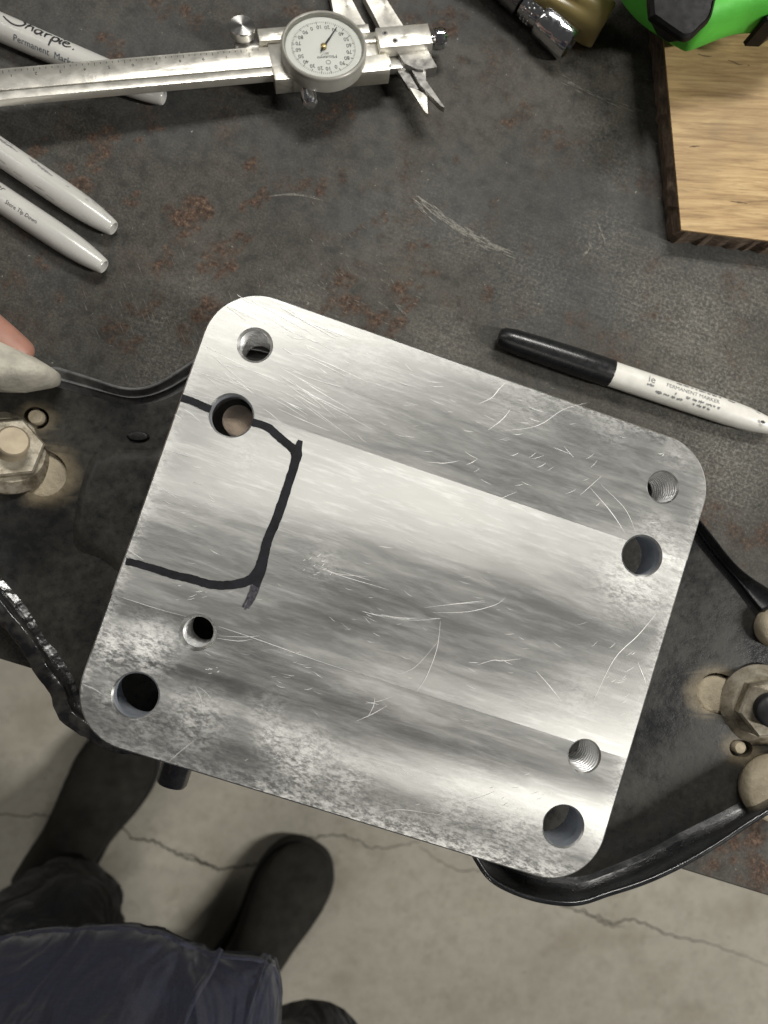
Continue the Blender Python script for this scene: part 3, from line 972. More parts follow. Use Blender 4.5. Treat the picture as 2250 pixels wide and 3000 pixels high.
for q in pl.data.vertices:
    m = 0
    if q.co.z > TH - 1e-4:
        for (a, b), r, s in spl:
            m = max(m, s * math.exp(-((q.co.x - a) ** 2 + (q.co.y - b) ** 2) / (r * r) * 1.3))
        d = min(PW - abs(q.co.x), PH - abs(q.co.y))
        m = max(m, .55 * math.exp(-(d / .004) ** 2), (.95 if q.co.x > -.03 else .5) * math.exp(-((q.co.y + PH) / .0085) ** 2))
    sc.append(m)
a = pl.data.attributes.new('scuff', 'FLOAT', 'POINT'); a.data.foreach_set('value', sc)

# bores and threads
for c, r, k, t in hl:
    if t == 't':
        n, m = 64, 150
        pitch = .0021
        rings = []
        for j in range(m + 1):
            z = TH - k * 1.1 - (TH - k * 1.1 - .0002) * j / m
            ring = []
            for i in range(n):
                th = 2 * math.pi * i / n
                ph = (z / pitch + i / n) % 1
                rr = r + .0011 * max(0, min(1, min(ph, 0.55 - ph) / .12)) - .00005
                ring.append((c[0] + rr * math.cos(th), c[1] + rr * math.sin(th), z))
            rings.append(ring)
        MB().loft(rings, cap=False).build('thread', THREADM, plate, smooth=True)
    else:
        rr = r - .0002
        # bored through; wider lower part added so the deep wall drops into shade
        MB().loft([[(x, y, z) for x, y in circle(c[0], c[1], q, NS)] for q, z in ((r, TH - k * 1.1), (r, TH - .0055), (r + .0002, TH - .0060), (r + .003, TH - .0062), (r + .003, 0))], cap=False).build('bore_wall', BORE, plate, auto=R(40))


def strip(name, pxs, w0, w1=None, mid=None, mat=INK, dz=.00025, n=6, jit=0.05):
    Q = catmull([P(p) for p in pxs], n)
    v, f = ribbon2d(Q, w0, w1, mid, jit)
    return flat(name, [(a, b, TH + dz) for a, b in v], f, mat, plate)


U = 1 / 7.6e3                                           # metres per photo pixel on the plate
strip('marker_line', [(532, 1165), (567, 1177), (595, 1190), (618, 1199)], 21 * U, 22 * U)
strip('marker_line', [(738, 1236), (784, 1251), (816, 1279), (848, 1305), (864, 1326), (862, 1362), (849, 1405), (828, 1470), (806, 1530), (784, 1584), (771, 1633), (760, 1664), (741, 1692), (708, 1708), (654, 1715), (610, 1710), (567, 1698), (513, 1685), (458, 1668), (404, 1652), (369, 1644)], 22 * U, 20 * U, 29 * U, n=5, jit=.08)
strip('marker_line', [(880, 1290), (872, 1318), (868, 1350), (858, 1395)], 14 * U, 10 * U, 30 * U, dz=.00029)
strip('marker_line', [(779, 1640), (772, 1670), (758, 1700), (748, 1716)], 12 * U, 22 * U, dz=.00033)
for dx, w in ((-9, 7), (-2, 8), (6, 8), (13, 6)):
    strip('marker_tail', [(752 + dx, 1700), (738 + dx, 1742), (720 + dx, 1788 - abs(dx))], w * U, w * .8 * U, mat=INK_THIN, dz=.00022 + dx * 1e-6, jit=.25)

# scribed scratches, each a fine raised burr
sv, sf = [], []


def scr(pxs, w=3.0, n=5, ends=.25):
    Q = catmull([P(p) for p in pxs], n)
    v, f = ribbon2d(Q, w * ends * U, w * ends * U, w * U, .2)
    k = len(sv)
    zz_ = TH + random.uniform(.00003, .00020)
    sv.extend((a, b, zz_) for a, b in v)
    sf.extend(tuple(i + k for i in q) for q in f)


for s in [[(1720, 1180 - 0), (1650, 1200), (1590, 1240), (1540, 1255), (1465, 1262)], [(1482, 1120), (1462, 1140), (1440, 1165), (1404, 1182)], [(1495, 1200), (1470, 1230), (1430, 1260)],
          [(532, 1195), (560, 1212), (590, 1238)], [(512, 1214), (532, 1226)], [(480, 1316), (570, 1342)], [(448, 1406), (490, 1440), (540, 1472)], [(375, 1610), (420, 1640)],
          [(925, 1652), (985, 1680), (1085, 1690)], [(935, 1665), (1010, 1690), (1140, 1728)], [(1000, 1675), (1085, 1700)], [(1110, 1600), (1150, 1606)],
          [(1120, 1803), (1180, 1815), (1245, 1816), (1292, 1812)], [(1115, 1800), (1170, 1810), (1230, 1811)], [(1060, 1790), (1095, 1800), (1130, 1805)],
          [(1245, 1780), (1330, 1770), (1420, 1765)], [(1270, 1795), (1370, 1792), (1450, 1772), (1480, 1750)], [(1320, 1770), (1420, 1760)], [(1255, 1811), (1290, 1812)],
          [(1398, 1948), (1445, 1934), (1470, 1936), (1525, 1930)], [(1372, 1940), (1402, 1942)], [(1570, 1965), (1610, 2010), (1645, 2055)], [(1290, 1820), (1280, 1900), (1250, 1980), (1222, 2025)],
          [(1282, 1880), (1215, 1955), (1150, 1978)], [(1920, 1800), (1870, 1860), (1800, 1930), (1740, 2050)], [(1868, 1940), (1880, 1970), (1892, 2000)],
          [(1070, 2062), (1110, 2054), (1150, 2040)], [(1098, 2044), (1094, 2068), (1078, 2100)], [(1045, 2112), (1090, 2092), (1133, 2068)], [(1072, 2056), (1110, 2064)],
          [(798, 2213), (812, 2226), (845, 2230), (890, 2250), (940, 2268), (985, 2290), (1060, 2330)], [(985, 2288), (1040, 2286), (1108, 2281)], [(494, 2232), (530, 2200), (575, 2165)],
          [(570, 2010), (590, 2050), (592, 2085)], [(575, 2008), (605, 2030), (622, 2052)], [(240, 2003), (275, 2018), (302, 2035)], [(1368, 2348), (1410, 2335), (1450, 2318)],
          [(1125, 2378), (1180, 2372), (1290, 2388)], [(640, 1863), (720, 1866), (760, 1862)], [(636, 1870), (700, 1878), (740, 1872)], [(598, 1910), (618, 1922)], [(478, 1842), (498, 1850)],
          [(1762, 1395), (1700, 1450)], [(1730, 1430), (1790, 1500), (1830, 1560)], [(1760, 1420), (1830, 1490), (1862, 1560)], [(1445, 1470), (1515, 1440)], [(1620, 1310), (1670, 1330)],
          [(1250, 1353), (1300, 1357), (1345, 1350)], [(340, 1745), (400, 1764), (470, 1786), (545, 1806)], [(640, 1835), (760, 1875), (900, 1925), (1050, 1975)], [(545, 1149), (580, 1160), (640, 1172)]]:
    scr(s, random.choice([1.3, 1.7, 2.1]))
# long wiping scratches by the first corner
for i in range(120):
    x0, y0 = random.uniform(540, 900), random.uniform(860, 1220)
    a = R(random.gauss(29, 8)); ln = random.uniform(40, 240)
    x1, y1 = x0 + ln * math.cos(a), y0 + ln * math.sin(a)
    if (x0 - 747) ** 2 + (y0 - 1011) ** 2 < 75 ** 2 or (x0 - 678) ** 2 + (y0 - 1217) ** 2 < 85 ** 2: continue
    hit = False
    for hx, hy, hr in ((747, 1011, 58), (678, 1217, 72)):
        for k in range(12):
            t = k / 11
            if (x0 + (x1 - x0) * t - hx) ** 2 + (y0 + (y1 - y0) * t - hy) ** 2 < hr ** 2: hit = True
    pe_ = P((x1, y1))
    if abs(pe_[0]) > PW - .004 or abs(pe_[1]) > PH - .004: continue
    if hit or x0 < 922.8 - .3418 * y0 + 14 or y0 < 580 + .357 * x0 + 20: continue
    scr([(x0, y0), ((x0 + x1) / 2 + random.uniform(-4, 4), (y0 + y1) / 2 + random.uniform(-4, 4)), (x1, y1)], random.uniform(1.0, 2.3))
# short nicks
def nicks(cx, cy, sx, sy, n, ang_, ln, w):
    for _ in range(n):
        x, y = random.gauss(cx, sx), random.gauss(cy, sy)
        a_ = R(random.gauss(ang_, 14)); l_ = random.uniform(.4, 1.3) * ln
        ok = all((x - c[0]) ** 2 + (y - c[1]) ** 2 > 85 ** 2 for c, _, _, _ in holes)
        p_ = P((x, y))
        if ok and abs(p_[0]) < PW - .006 and abs(p_[1]) < PH - .006:
            scr([(x, y), (x + l_ * math.cos(a_) * .5, y + l_ * math.sin(a_) * .5 + 1.5), (x + l_ * math.cos(a_), y + l_ * math.sin(a_))], w * random.uniform(.35, .85))


nicks(1600, 1400, 130, 60, 16, -28, 30, 2.0)
nicks(1960, 1330, 30, 20, 8, -30, 16, 4)
nicks(880, 2230, 70, 45, 22, -35, 22, 2.2)
nicks(1450, 2350, 120, 40, 16, -25, 20, 1.8)
nicks(570, 1420, 60, 70, 18, 25, 26, 2.4)
nicks(930, 1655, 22, 16, 12, -30, 14, 3.4)
nicks(1000, 1060, 180, 60, 40, 24, 40, 1.8)
nicks(1500, 1250, 250, 90, 40, 20, 34, 1.7)
nicks(1200, 1800, 330, 180, 46, 15, 30, 1.5)
nicks(560, 1740, 40, 18, 10, -20, 24, 2.6)
nicks(1080, 1800, 50, 20, 8, 8, 30, 2)
nicks(1150, 2250, 90, 20, 12, 8, 60, 1.8)
nicks(620, 1960, 10, 6, 6, -10, 10, 4)
nicks(1850, 1990, 70, 60, 22, -35, 26, 1.8)
nicks(860, 1960, 60, 30, 14, 12, 30, 2)
so = flat('scratches', sv, sf, SCRATCH, plate)
so['kind'] = 'stuff'

# ================================================================== MARKER PENS
def wrap(v2, x0, r, phi0):
    return [(x0 + u, r * math.sin(phi0 + w / r), r * math.cos(phi0 + w / r)) for u, w in v2]


def dense(v, f, cell=.0012):
    bm_ = bmesh.new()
    vs = [bm_.verts.new((a, b, 0)) for a, b in v]
    for q in f:
        try: bm_.faces.new([vs[i] for i in q])
        except ValueError: pass
    for _ in range(3):
        lg = [e for e in bm_.edges if e.calc_length() > cell]
        if not lg: break
        bmesh.ops.subdivide_edges(bm_, edges=lg, cuts=1)
        bmesh.ops.triangulate(bm_, faces=[q for q in bm_.faces if len(q.verts) > 3])
    bm_.verts.index_update()
    out = [(q.co.x, q.co.y) for q in bm_.verts], [[q.index for q in g_.verts] for g_ in bm_.faces]
    bm_.free()
    return out


def marker(tip_px, other_px, label, barrel, tip_at_end=True, group=None):
    """Local x runs from the cap towards the rear end; origin at the rear end."""
    r = .0059
    a, b = at(*tip_px, r), at(*other_px, r)
    d = (a - b).normalized()
    q = Quaternion((0, 0, 1), math.atan2(d.y, d.x))
    t = thing('marker_pen', (a.x, a.y, 0), label, 'marker pen', group, rot=q)
    C = (0, 0, r)
    prof = [(-.084, r), (-.030, r * 1.0), (-.022, r * .985), (-.015, r * .93), (-.009, r * .83), (-.004, r * .70), (-.0012, r * .60), (-.0004, r * .56), (0, r * .50), (-.0002, r * .42), (-.0012, r * .36), (-.0016, r * .05)]
    MB().lathe(prof, 48, 'x', C).build('barrel', barrel, t, auto=R(40))
    R2 = .0064
    capp = [(-.1375, .0012), (-.1372, .0034), (-.1355, .0046), (-.131, .0053), (-.118, .0059), (-.100, .0063), (-.0825, R2), (-.0820, R2 * .98), (-.0820, r * .9)]
    MB().lathe(capp, 48, 'x', (0, 0, R2)).build('cap', BLACK_CAP, t, auto=R(40))
    MB().box(-.131, -.094, -.0016, .0016, R2 * 2 - .0012, R2 * 2 + .0008, .0006).xform(Matrix.Translation((0, 0, R2)) @ Matrix.Rotation(R(150), 4, 'X') @ Matrix.Translation((0, 0, -R2))).build('clip', BLACK_CAP, t, auto=R(40))
    return t, r


def print_on(t, r, items, mat, name='printed_lettering'):
    """items: (verts2d, faces, x0, phi)."""
    mb_ = MB()
    for v, f, x0, phi in items:
        v, f = dense(v, f)
        mb_.add([(x, y, z + r) for x, y, z in wrap(v, x0, r + .00012, phi)], f)
    me_ = obj(name, mb_.v, mb_.f, mat, t)
    return me_


def script_word():
    S = [[(1.35, 2.15), (1.1, 2.4), (.85, 2.3), (.85, 1.95), (1.15, 1.45), (1.4, .95), (1.35, .4), (1.0, .0), (.4, -.1), (-.3, .2), (-.75, .6)],
         [(1.8, 2.05), (1.78, 1.2), (1.7, .0)], [(1.72, .45), (1.95, .95), (2.2, 1.0), (2.3, .6), (2.4, .05)],
         [(3.2, .85), (2.95, 1.0), (2.65, .7), (2.65, .2), (2.9, 0), (3.15, .3), (3.27, .9), (3.27, .2), (3.42, .0)],
         [(3.65, 1.0), (3.72, .0)], [(3.72, .55), (3.9, .92), (4.2, .95)],
         [(4.45, 1.0), (4.4, -.95)], [(4.42, .6), (4.68, 1.0), (4.98, .8), (4.98, .25), (4.7, 0), (4.42, .15)],
         [(5.28, .95), (5.25, .15), (5.42, 0)], [(5.27, 1.35), (5.42, 1.42)],
         [(5.6, .5), (6.02, .6), (5.98, .95), (5.7, .95), (5.55, .5), (5.65, .08), (6.0, -.02), (6.4, .3)],
         [(6.65, .05), (6.78, .0)]]
    V, F = [], []
    sx, sy = .0044, .0029
    for s in S:
        Q = catmull([(x * sx, y * sy) for x, y in s], 6)
        v, f = ribbon2d(Q, .0007, .0006, .0010)
        k = len(V); V += v; F += [tuple(i + k for i in q) for q in f]
    return V, F


t1, r1 = marker((480, 287), (0, 79), 'grey marker pen with script lettering lying beneath the dial caliper beam', GREY_BARREL, group=None)
Lt = (at(480, 287, r1) - at(0, 79, r1)).length
sw = script_word()
x_s = -Lt - .004 + (at(20, 90, r1) - at(0, 86, r1)).length
print_on(t1, r1, [(sw[0], sw[1], -Lt + .006, R(10))], PRINT)
v, f = text2d('Permanent  Marker', .0038, 'LEFT')
print_on(t1, r1, [(v, f, -Lt + .0095, R(-42))], plain('dark_teal_print', (0.06, 0.075, 0.09), 0.5), 'printed_small_lettering')

t2, r2 = marker((333, 670), (0, 445), 'scuffed grey marker pen with worn paint flecks along its far side', GREY_BARREL)
fl = []
for i in range(26):
    x = -random.uniform(.004, .075); p = random.choice([1, 1, 1, -1]) * R(random.uniform(30, 56))
    fl.append((*ribbon2d([(0, 0), (random.uniform(.001, .005), random.uniform(-.0003, .0003))], .0002, .0002, .0009), x, p))
for x, l, p in ((-.062, .012, 38), (-.071, .008, 44), (-.040, .008, 36), (-.045, .006, 42)):
    Q = resample([(0, 0), (l, -.0003)], 12); fl.append((*ribbon2d(Q, .0005, .0004, .0011, .8), x, R(p)))
print_on(t2, r2, fl, PRINT_WORN, 'worn_flecks')

t3, r3 = marker((305, 782), (0, 580), 'clean grey marker pen with a short line of black print near its end', GREY_BARREL)
v, f = text2d('Store Tip Down', .0024, 'LEFT')
print_on(t3, r3, [(v, f, -.0475, R(-8))], PRINT)
v, f = text2d('Marker', .0042, 'LEFT')
w_, f_ = text2d('Permanent', .0042, 'LEFT')
print_on(t3, r3, [(v, f, -.0635, R(34)), (w_, f_, -.093, R(34))], PRINT, 'printed_small_lettering')

t4, r4 = marker((2262, 1252), (1745, 1080), 'worn white marker pen with a long black cap beside the plate', WHITE_BARREL)
items = []
v, f = text2d('PERMANENT MARKER', .0027, 'LEFT'); items.append((v, f, -.057, R(14)))
v, f = text2d('ie', .0052, 'LEFT'); items.append((v, f, -.066, R(16)))
for x_, end_, phi_ in ((-.066, -.030, -12), (-.061, -.034, -30), (-.052, -.026, 44)):     # lines of print rubbed past reading
    while x_ < end_:
        l_ = random.uniform(.0008, .0036)
        if random.random() < .75:
            items.append((*ribbon2d(resample([(0, 0), (l_, random.uniform(-.0002, .0002))], 9), .0007, .0007, .0011, .7), x_, R(phi_)))
        x_ += l_ + random.uniform(.0004, .0012)
print_on(t4, r4, items, PRINT_WORN)
print_on(t4, r4, [(*ribbon2d(resample([(0, 0), (.0022, -.0006)], 6), .0006, .0006, .0014), -.0115, R(44)), (*ribbon2d(resample([(0, 0), (.0022, -.0003)], 6), .0008, .0006, .0015), -.0092, R(-8))], PRINT, 'ink_speck')

# ================================================================== DIAL CALIPER
TILT = R(12)
ca, cb = at(945, 164, .012), at(0, 244, .019)
cd = ca - cb
CQ = Quaternion((0, 0, 1), math.atan2(cd.y, cd.x)) @ Quaternion((0, 1, 0), R(2.6)) @ Quaternion((1, 0, 0), -TILT)
cal = thing('dial_caliper', (ca.x, ca.y, .0125), 'steel dial caliper with round white dial, resting across a grey marker pen', 'caliper', rot=CQ)
S_ = .001


def cbox(name, x0, x1, y0, y1, z0, z1, mat=STEEL, bev=.25):
    return MB().box(x0 * S_, x1 * S_, y0 * S_, y1 * S_, z0 * S_, z1 * S_, bev * S_).build(name, mat, cal, auto=R(30))


def cprism(name, pts_, z0, z1, mat=STEEL):
    return MB().prism([[(x * S_, y * S_) for x, y in pts_]], z0 * S_, z1 * S_).build(name, mat, cal)


bmx = MB()
bmx.box(-.172, .030, -.0034, .0072, -.0036, 0, .00015)
bmx.box(-.172, .030, .0071, .0083, -.0036, -.0005, .0002)
bmx.box(-.172, .030, -.0044, -.0034, -.0036, -.0012)
bmx.box(-.172, .030, -.0084, -.0044, -.0036, .0003, .0002)
bmx.build('beam', STEEL, cal, auto=R(30))
rk = MB().box(-.172, .028, -.0043, -.0035, -.0013, -.0010)
rk.build('rack_groove', DARK_GAP, cal)
# scale engraved on the beam, upside down for the camera
mk = MB()
for i in range(64):
    x = -.150 + i * .00254
    if x > -.026: break
    h = .0016 if i % 5 == 0 else .0009
    mk.add([(x - .00012, .0066 - h, .00006), (x + .00012, .0066 - h, .00006), (x + .00012, .0066, .00006), (x - .00012, .0066, .00006)], [(0, 1, 2, 3)])
for i in range(11):
    v, f = text2d(str((i % 9) + 1), .0022)
    mk.add([(-.134 + i * .0127 * .8 - a_, .0036 - b_, .00006) for a_, b_ in v], f)
v, f = text2d('HARDENED STAINLESS', .0018)
mk.add([(-.155 - a_, .0036 - b_, .00006) for a_, b_ in v], f)
mk.build('scale_engraving', ETCH, cal)
sl = MB().box(-.0235, .0285, -.0128, .0098, -.0062, .0006, .0003)
sl.box(-.0235, -.0150, -.0128, -.0050, -.0062, .0018, .0003)
sl.box(.0080, .0285, -.0128, -.0040, -.0062, .0018, .0003)
sl.build('slider', STEEL, cal, auto=R(30))
cbox('slider_ear', -27, -9, 8.2, 15, -4, 2.4)
cprism('moving_jaw', [(8, 6), (24, 6), (23.5, 12), (21.5, 18), (17.5, 36), (13, 48), (9.5, 48), (9.5, 30), (9, 14)], -4.2, .4)
cbox('jaw_step', 12, 23.6, 9.2, 14, .4, 1.2)
cbox('depth_rod', 18, 30, 3.4, 6.0, -.2, 1.6)
cprism('fixed_jaw', [(31, 4), (43, 4), (40.5, 12), (34.5, 32), (31, 48), (28, 48), (25, 32), (27.5, 22)], -4.2, -.6, STEEL)
cbox('clamp_block', 25.5, 50, -3.2, 8.0, -1, 4.6)
for x, y in ((29.2, 4.4), (33, -.2)):
    MB().lathe([(.0043, .0014), (.0048, .0013), (.0048, .0004)], 20, 'z', (x * S_, y * S_, 0)).build('screw', STEEL_DARK, cal, auto=R(30))
    MB().lathe([(.00481, .0007), (.00482, .0002)], 6, 'z', (x * S_, y * S_, 0)).build('screw_socket', DARK_GAP, cal)
MB().lathe([(.0498, .0022), (.0515, .0022), (.0518, .0042), (.0530, .0046), (.0562, .0046), (.0574, .0040), (.0576, .001)], 26, 'x', (0, .0024, .001)).build('thumb_screw', CHROME, cal, auto=R(25))
cprism('jaw_base', [(34, -2.5), (48, -2.5), (50.5, -12.5), (43.8, -13.2), (41, -12.8), (36, -9)], -4.2, .6, STEEL_DARK)
cbox('jaw_bridge', 28, 37, -9.5, -3, -4.6, -1.2, STEEL_DARK)
cprism('small_fixed_jaw', [(39, -12), (45.2, -13), (44.2, -18), (49.5, -33.5), (48, -32.5), (41, -20)], -3.4, -.6, STEEL_DARK)
cprism('small_jaw_arm', [(32.5, -8), (37, -8), (40.5, -20.6), (36.3, -19.9)], -4.4, -2.6, STEEL_DARK)
cprism('small_moving_jaw', [(36.5, -19.5), (39.5, -20.8), (43.5, -24.5), (41.8, -34.5), (40.6, -33)], -4.6, -2.4, STEEL)
MB().lathe([(-.0020, .0046), (-.0005, .0058), (.0030, .0058), (.0035, .0055), (.0036, .0008)], 44, 'z', (0, 0, 0)).build('thumb_roller', TURNED, cal, auto=R(30)).location = (-.0335, .0155, .001)
cbox('roller_bracket', -38, -26, 8, 12, -3, -.8, STEEL_DARK)
MB().lathe([(-.0140, .0020), (-.0152, .0020), (-.0156, .0034), (-.0200, .0037), (-.0225, .0034), (-.0236, .0022), (-.0238, .0004)], 30, 'y', (-.0095, 0, -.0028)).build('lock_screw', CHROME, cal, auto=R(28))
# dial
DY = -.0022
dc = (0, DY, 0)
MB().lathe([(.0004, .0176), (.0006, .0186), (.0058, .0190), (.0066, .0187), (.0072, .0189), (.0080, .0186), (.0083, .0180), (.0080, .0174), (.0066, .0170), (.0064, .0168)], 72, 'z', dc, caps=False).build('bezel', BEZEL, cal, auto=R(50))
MB().lathe([(.0006, .0170), (.0062, .0170), (.00622, .0005)], 64, 'z', dc).build('dial_face', DIAL_WHITE, cal, auto=R(40))
mk = MB()
DR = R(-14)                        # bezel turned a little
zt = .00632
for i in range(100):
    t = DR + 2 * math.pi * i / 100
    r0, r1_, w = (.0128, .0142, .00013) if i % 5 == 0 else (.0134, .0142, .00007)
    c_, s_ = math.cos(t), math.sin(t)
    mk.add([(r0 * c_ - w * s_, r0 * s_ + w * c_ + DY, zt), (r0 * c_ + w * s_, r0 * s_ - w * c_ + DY, zt), (r1_ * c_ + w * s_, r1_ * s_ - w * c_ + DY, zt), (r1_ * c_ - w * s_, r1_ * s_ + w * c_ + DY, zt)], [(0, 1, 2, 3)])
for i in range(20):
    t = -math.pi / 2 + DR * -1.3 - 2 * math.pi * i / 20      # clockwise from the zero at the near side
    v, f = text2d(str((i % 10) * 10), .0029)
    cx, cy = .0113 * math.cos(t), .0113 * math.sin(t) + DY
    mk.add([(cx - a_ * .85, cy - b_, zt) for a_, b_ in v], f)
v, f = text2d('Mitutoyo', .0024)
mk.add([(.0006 - a_, -.0052 - b_ + DY, zt) for a_, b_ in v], f)
v, f = text2d('.001"', .0017)
mk.add([(.0003 - a_, -.0032 - b_ + DY, zt) for a_, b_ in v], f)
mk.add([(x + .0006, y - .0080 + DY, zt) for x, y in circle(0, 0, .0011, 16)] + [(x + .0006, y - .0080 + DY, zt) for x, y in circle(0, 0, .0009, 16)], [(i, (i + 1) % 16, 16 + (i + 1) % 16, 16 + i) for i in range(16)])
mk.build('dial_numerals', PRINT, cal)
nd = MB().prism([[(-.0002, -.0030), (.0005, -.0030), (.00045, .0), (.0001, .0125), (-.0001, .0125), (-.00045, 0)]], .0068, .0070)
nd.xform(Matrix.Translation((0, DY, 0)) @ Matrix.Rotation(R(-38), 4, 'Z')).build('needle', PRINT, cal)
MB().lathe([(.0063, .0013), (.0076, .0013), (.0078, .0010), (.0078, .0002)], 24, 'z', dc).build('hub', BRASS, cal, auto=R(40))
MB().lathe([(.0080, .0174), (.0083, .0120), (.0084, .0004)], 56, 'z', dc, caps=False).build('crystal', GLASS, cal, smooth=True)

# ================================================================== WOODEN BOARD
ZW = .0128
w0 = at(1996, 673, ZW); wa = at(1947, 141, ZW); wb = at(2250, 705, ZW)
dl = (wa - w0).normalized(); dr = (wb - w0).normalized()
board = thing('wooden_board', (w0.x, w0.y, 0), 'flat pale plywood board with dark sawn edges beneath the green tool', 'board')
n = 70
q0 = [Vector((0, 0, 0)) + dl * (0.26 * i / n) for i in range(n + 1)]
q1 = [dr * (0.20 * i / n) for i in range(n + 1)]
edge = [(p.x, p.y) for p in q0[::-1]] + [(p.x, p.y) for p in q1[1:]] + [(q1[-1].x + q0[-1].x, q1[-1].y + q0[-1].y)]
low = []
for i, (x, y) in enumerate(edge):
    j = random.gauss(0, .00035)
    low.append((x + j - (.0007 if i <= n else 0), y + j - (.0004 if i > n else 0)))
MB().prism([edge], ZW - .0012, ZW).build('face_veneer', WOOD, board)
for pth in ([(2045, 158), (2062, 164), (2085, 166)], [(2132, 176), (2150, 182), (2166, 190), (2178, 188)], [(2190, 190), (2196, 193)], [(2020, 430), (2050, 428)], [(2140, 590), (2190, 596)]):
    qq = [at(a_, b_, ZW) - w0 for a_, b_ in pth]
    v, f = ribbon2d(resample(catmull([(q_.x, q_.y) for q_ in qq], 4), 10), .0002, .0002, .0007, .4)
    flat('grain_split', [(a_, b_, ZW + .0001) for a_, b_ in v], f, DARK_WOOD, board)
e_in = [(x, y) for x, y in edge]
mbw = MB().loft([[(x, y, .0002) for x, y in low], [(x + random.gauss(0, .0003) - (.0004 if i <= n else 0), y + random.gauss(0, .0002), .006) for i, (x, y) in enumerate(low)], [(x, y, ZW - .0011) for x, y in e_in]])
mbw.build('core_plies', WOOD_EDGE, board)

# ================================================================== GREEN TOOL
g_px = [(1790, -60), (1822, 0), (1848, 34), (1880, 66), (1935, 102), (2006, 146), (2024, 147), (2060, 133), (2110, 113), (2164, 97), (2210, 93), (2262, 90), (2350, 70), (2420, -40), (2380, -220), (2200, -330), (1950, -300), (1810, -180)]
gc = at(2080, -90, .035)
tool = thing('power_tool', (gc.x, gc.y, ZW), 'bright green tool housing with black rubber grip resting on the wooden board', 'power tool')
G2 = [np.array([(at(x, y, .034) - gc).x, (at(x, y, .034) - gc).y]) for x, y in g_px]
G2 = [np.array(p) for p in resample(catmull(G2, 5, True) + [G2[0]], 120)[:-1]]
rings = []
for s, z in ((.52, 0), (.60, .002), (.72, .008), (.86, .015), (.96, .0185), (1.0, .021), (.995, .026), (.965, .032), (.90, .037), (.80, .0395), (.6, .041)):
    k = (lambda p: p * s)
    rings.append([(k(p)[0], k(p)[1], z) for p in G2])
MB().loft(rings).build('housing', GREEN, tool, smooth=True)
k_px = [(1905, -40), (1905, 40), (1915, 52), (1993, 107), (2010, 112), (2030, 107), (2060, 78), (2084, 52), (2098, 0), (2110, -50), (2050, -100), (1950, -100)]
K2 = [np.array([(at(x, y, .056) - gc).x, (at(x, y, .056) - gc).y]) for x, y in k_px]
c_ = np.mean(K2, 0)
K2 = [np.array(p) for p in resample(catmull(K2, 4, True) + [K2[0]], 70)[:-1]]
rings = [[(*(c_ + (p - c_) * s), z) for p in K2] for s, z in ((.35, .028), (.80, .0375), (1.0, .0408), (.985, .0428), (.90, .0440), (.86, .0434), (.4, .0430))]
MB().loft(rings).build('rubber_grip', RUBBER, tool, auto=R(35))
k_px = [(2222, 70), (2240, 52), (2275, 40), (2300, 60), (2270, 84), (2228, 82)]
K2 = [np.array([(at(x, y, .040) - gc).x, (at(x, y, .040) - gc).y]) for x, y in k_px]
c_ = np.mean(K2, 0)
MB().loft([[(*(c_ + (p - c_) * s), z) for p in K2] for s, z in ((1, .015), (1, .030), (.8, .0315))]).build('side_button', RUBBER, tool, auto=R(35))
sm = MB()
for pth in ([(1880, -40), (1862, 10), (1856, 42), (1852, 50)], [(2262, 0), (2200, 20), (2140, 45), (2090, 62)]):
    pp = [np.array([(at(x, y, .052) - gc).x, (at(x, y, .052) - gc).y]) for x, y in pth]
    Q = resample(catmull(pp, 5), 14)
    v, f = ribbon2d(Q, .0006, .0006, .0009)
    sm.add([(a_, b_, .0385) for a_, b_ in v], f)

# ================================================================== SOCKET BAR AND SCREWDRIVER
sr = .0079
pa, pb = at(1585, 52, sr), at(1672, 133, sr)
d = (pb - pa).normalized()
sock = thing('socket_bar', (pb.x, pb.y, 0), 'chrome socket on a ratchet extension bar beside the amber screwdriver handle', 'socket wrench', rot=Quaternion((0, 0, 1), math.atan2(d.y, d.x)))
ln = (pb - pa).length
MB().lathe([(-ln, .0058), (-ln + .0008, .0074), (-ln + .002, sr), (-.009, sr), (-.0085, sr * .985), (-.0080, sr), (-.0010, sr), (0, sr * .94), (0, sr * .80), (-.008, sr * .74), (-.0081, .0002)], 48, 'x', (0, 0, sr), caps=False).build('socket', CHROME, sock, auto=R(30))
MB().lathe([(-.0079, sr * .74), (-.0078, .0002)], 6, 'x', (0, 0, sr), caps=False).build('socket_bore', DARK_GAP, sock)
MB().lathe([(-ln - .0105, .0045), (-ln - .010, .0060), (-ln - .0015, .0060), (-ln + .001, .0052)], 40, 'x', (0, 0, sr)).build('drive_neck', CHROME, sock, auto=R(30))
kn = MB()
for i in range(18):
    for j in range(3):
        t = 2 * math.pi * (i + .5 * (j % 2)) / 18
        kn.lathe([(0, .0007), (.0004, .0005), (.0005, .0001)], 8, 'z').v
        M = Matrix.Translation((-ln - .0075 + j * .0019, .0060 * math.cos(t), sr + .0060 * math.sin(t))) @ Vector((0, math.cos(t), math.sin(t))).to_track_quat('Z', 'Y').to_matrix().to_4x4()
        kn.v[-24:] = [tuple(M @ Vector(p)) for p in kn.v[-24:]]
kn.build('knurl', CHROME, sock, smooth=True)
MB().lathe([(-.20, .0071), (-ln - .0125, .0071), (-ln - .0112, .0068), (-ln - .0108, .0055)], 44, 'x', (0, 0, sr)).build('extension_bar', plain('dull_chrome', (0.40, 0.40, 0.40), 0.22, 1.0, 0.2, 120, .1, 500), sock, auto=R(30))

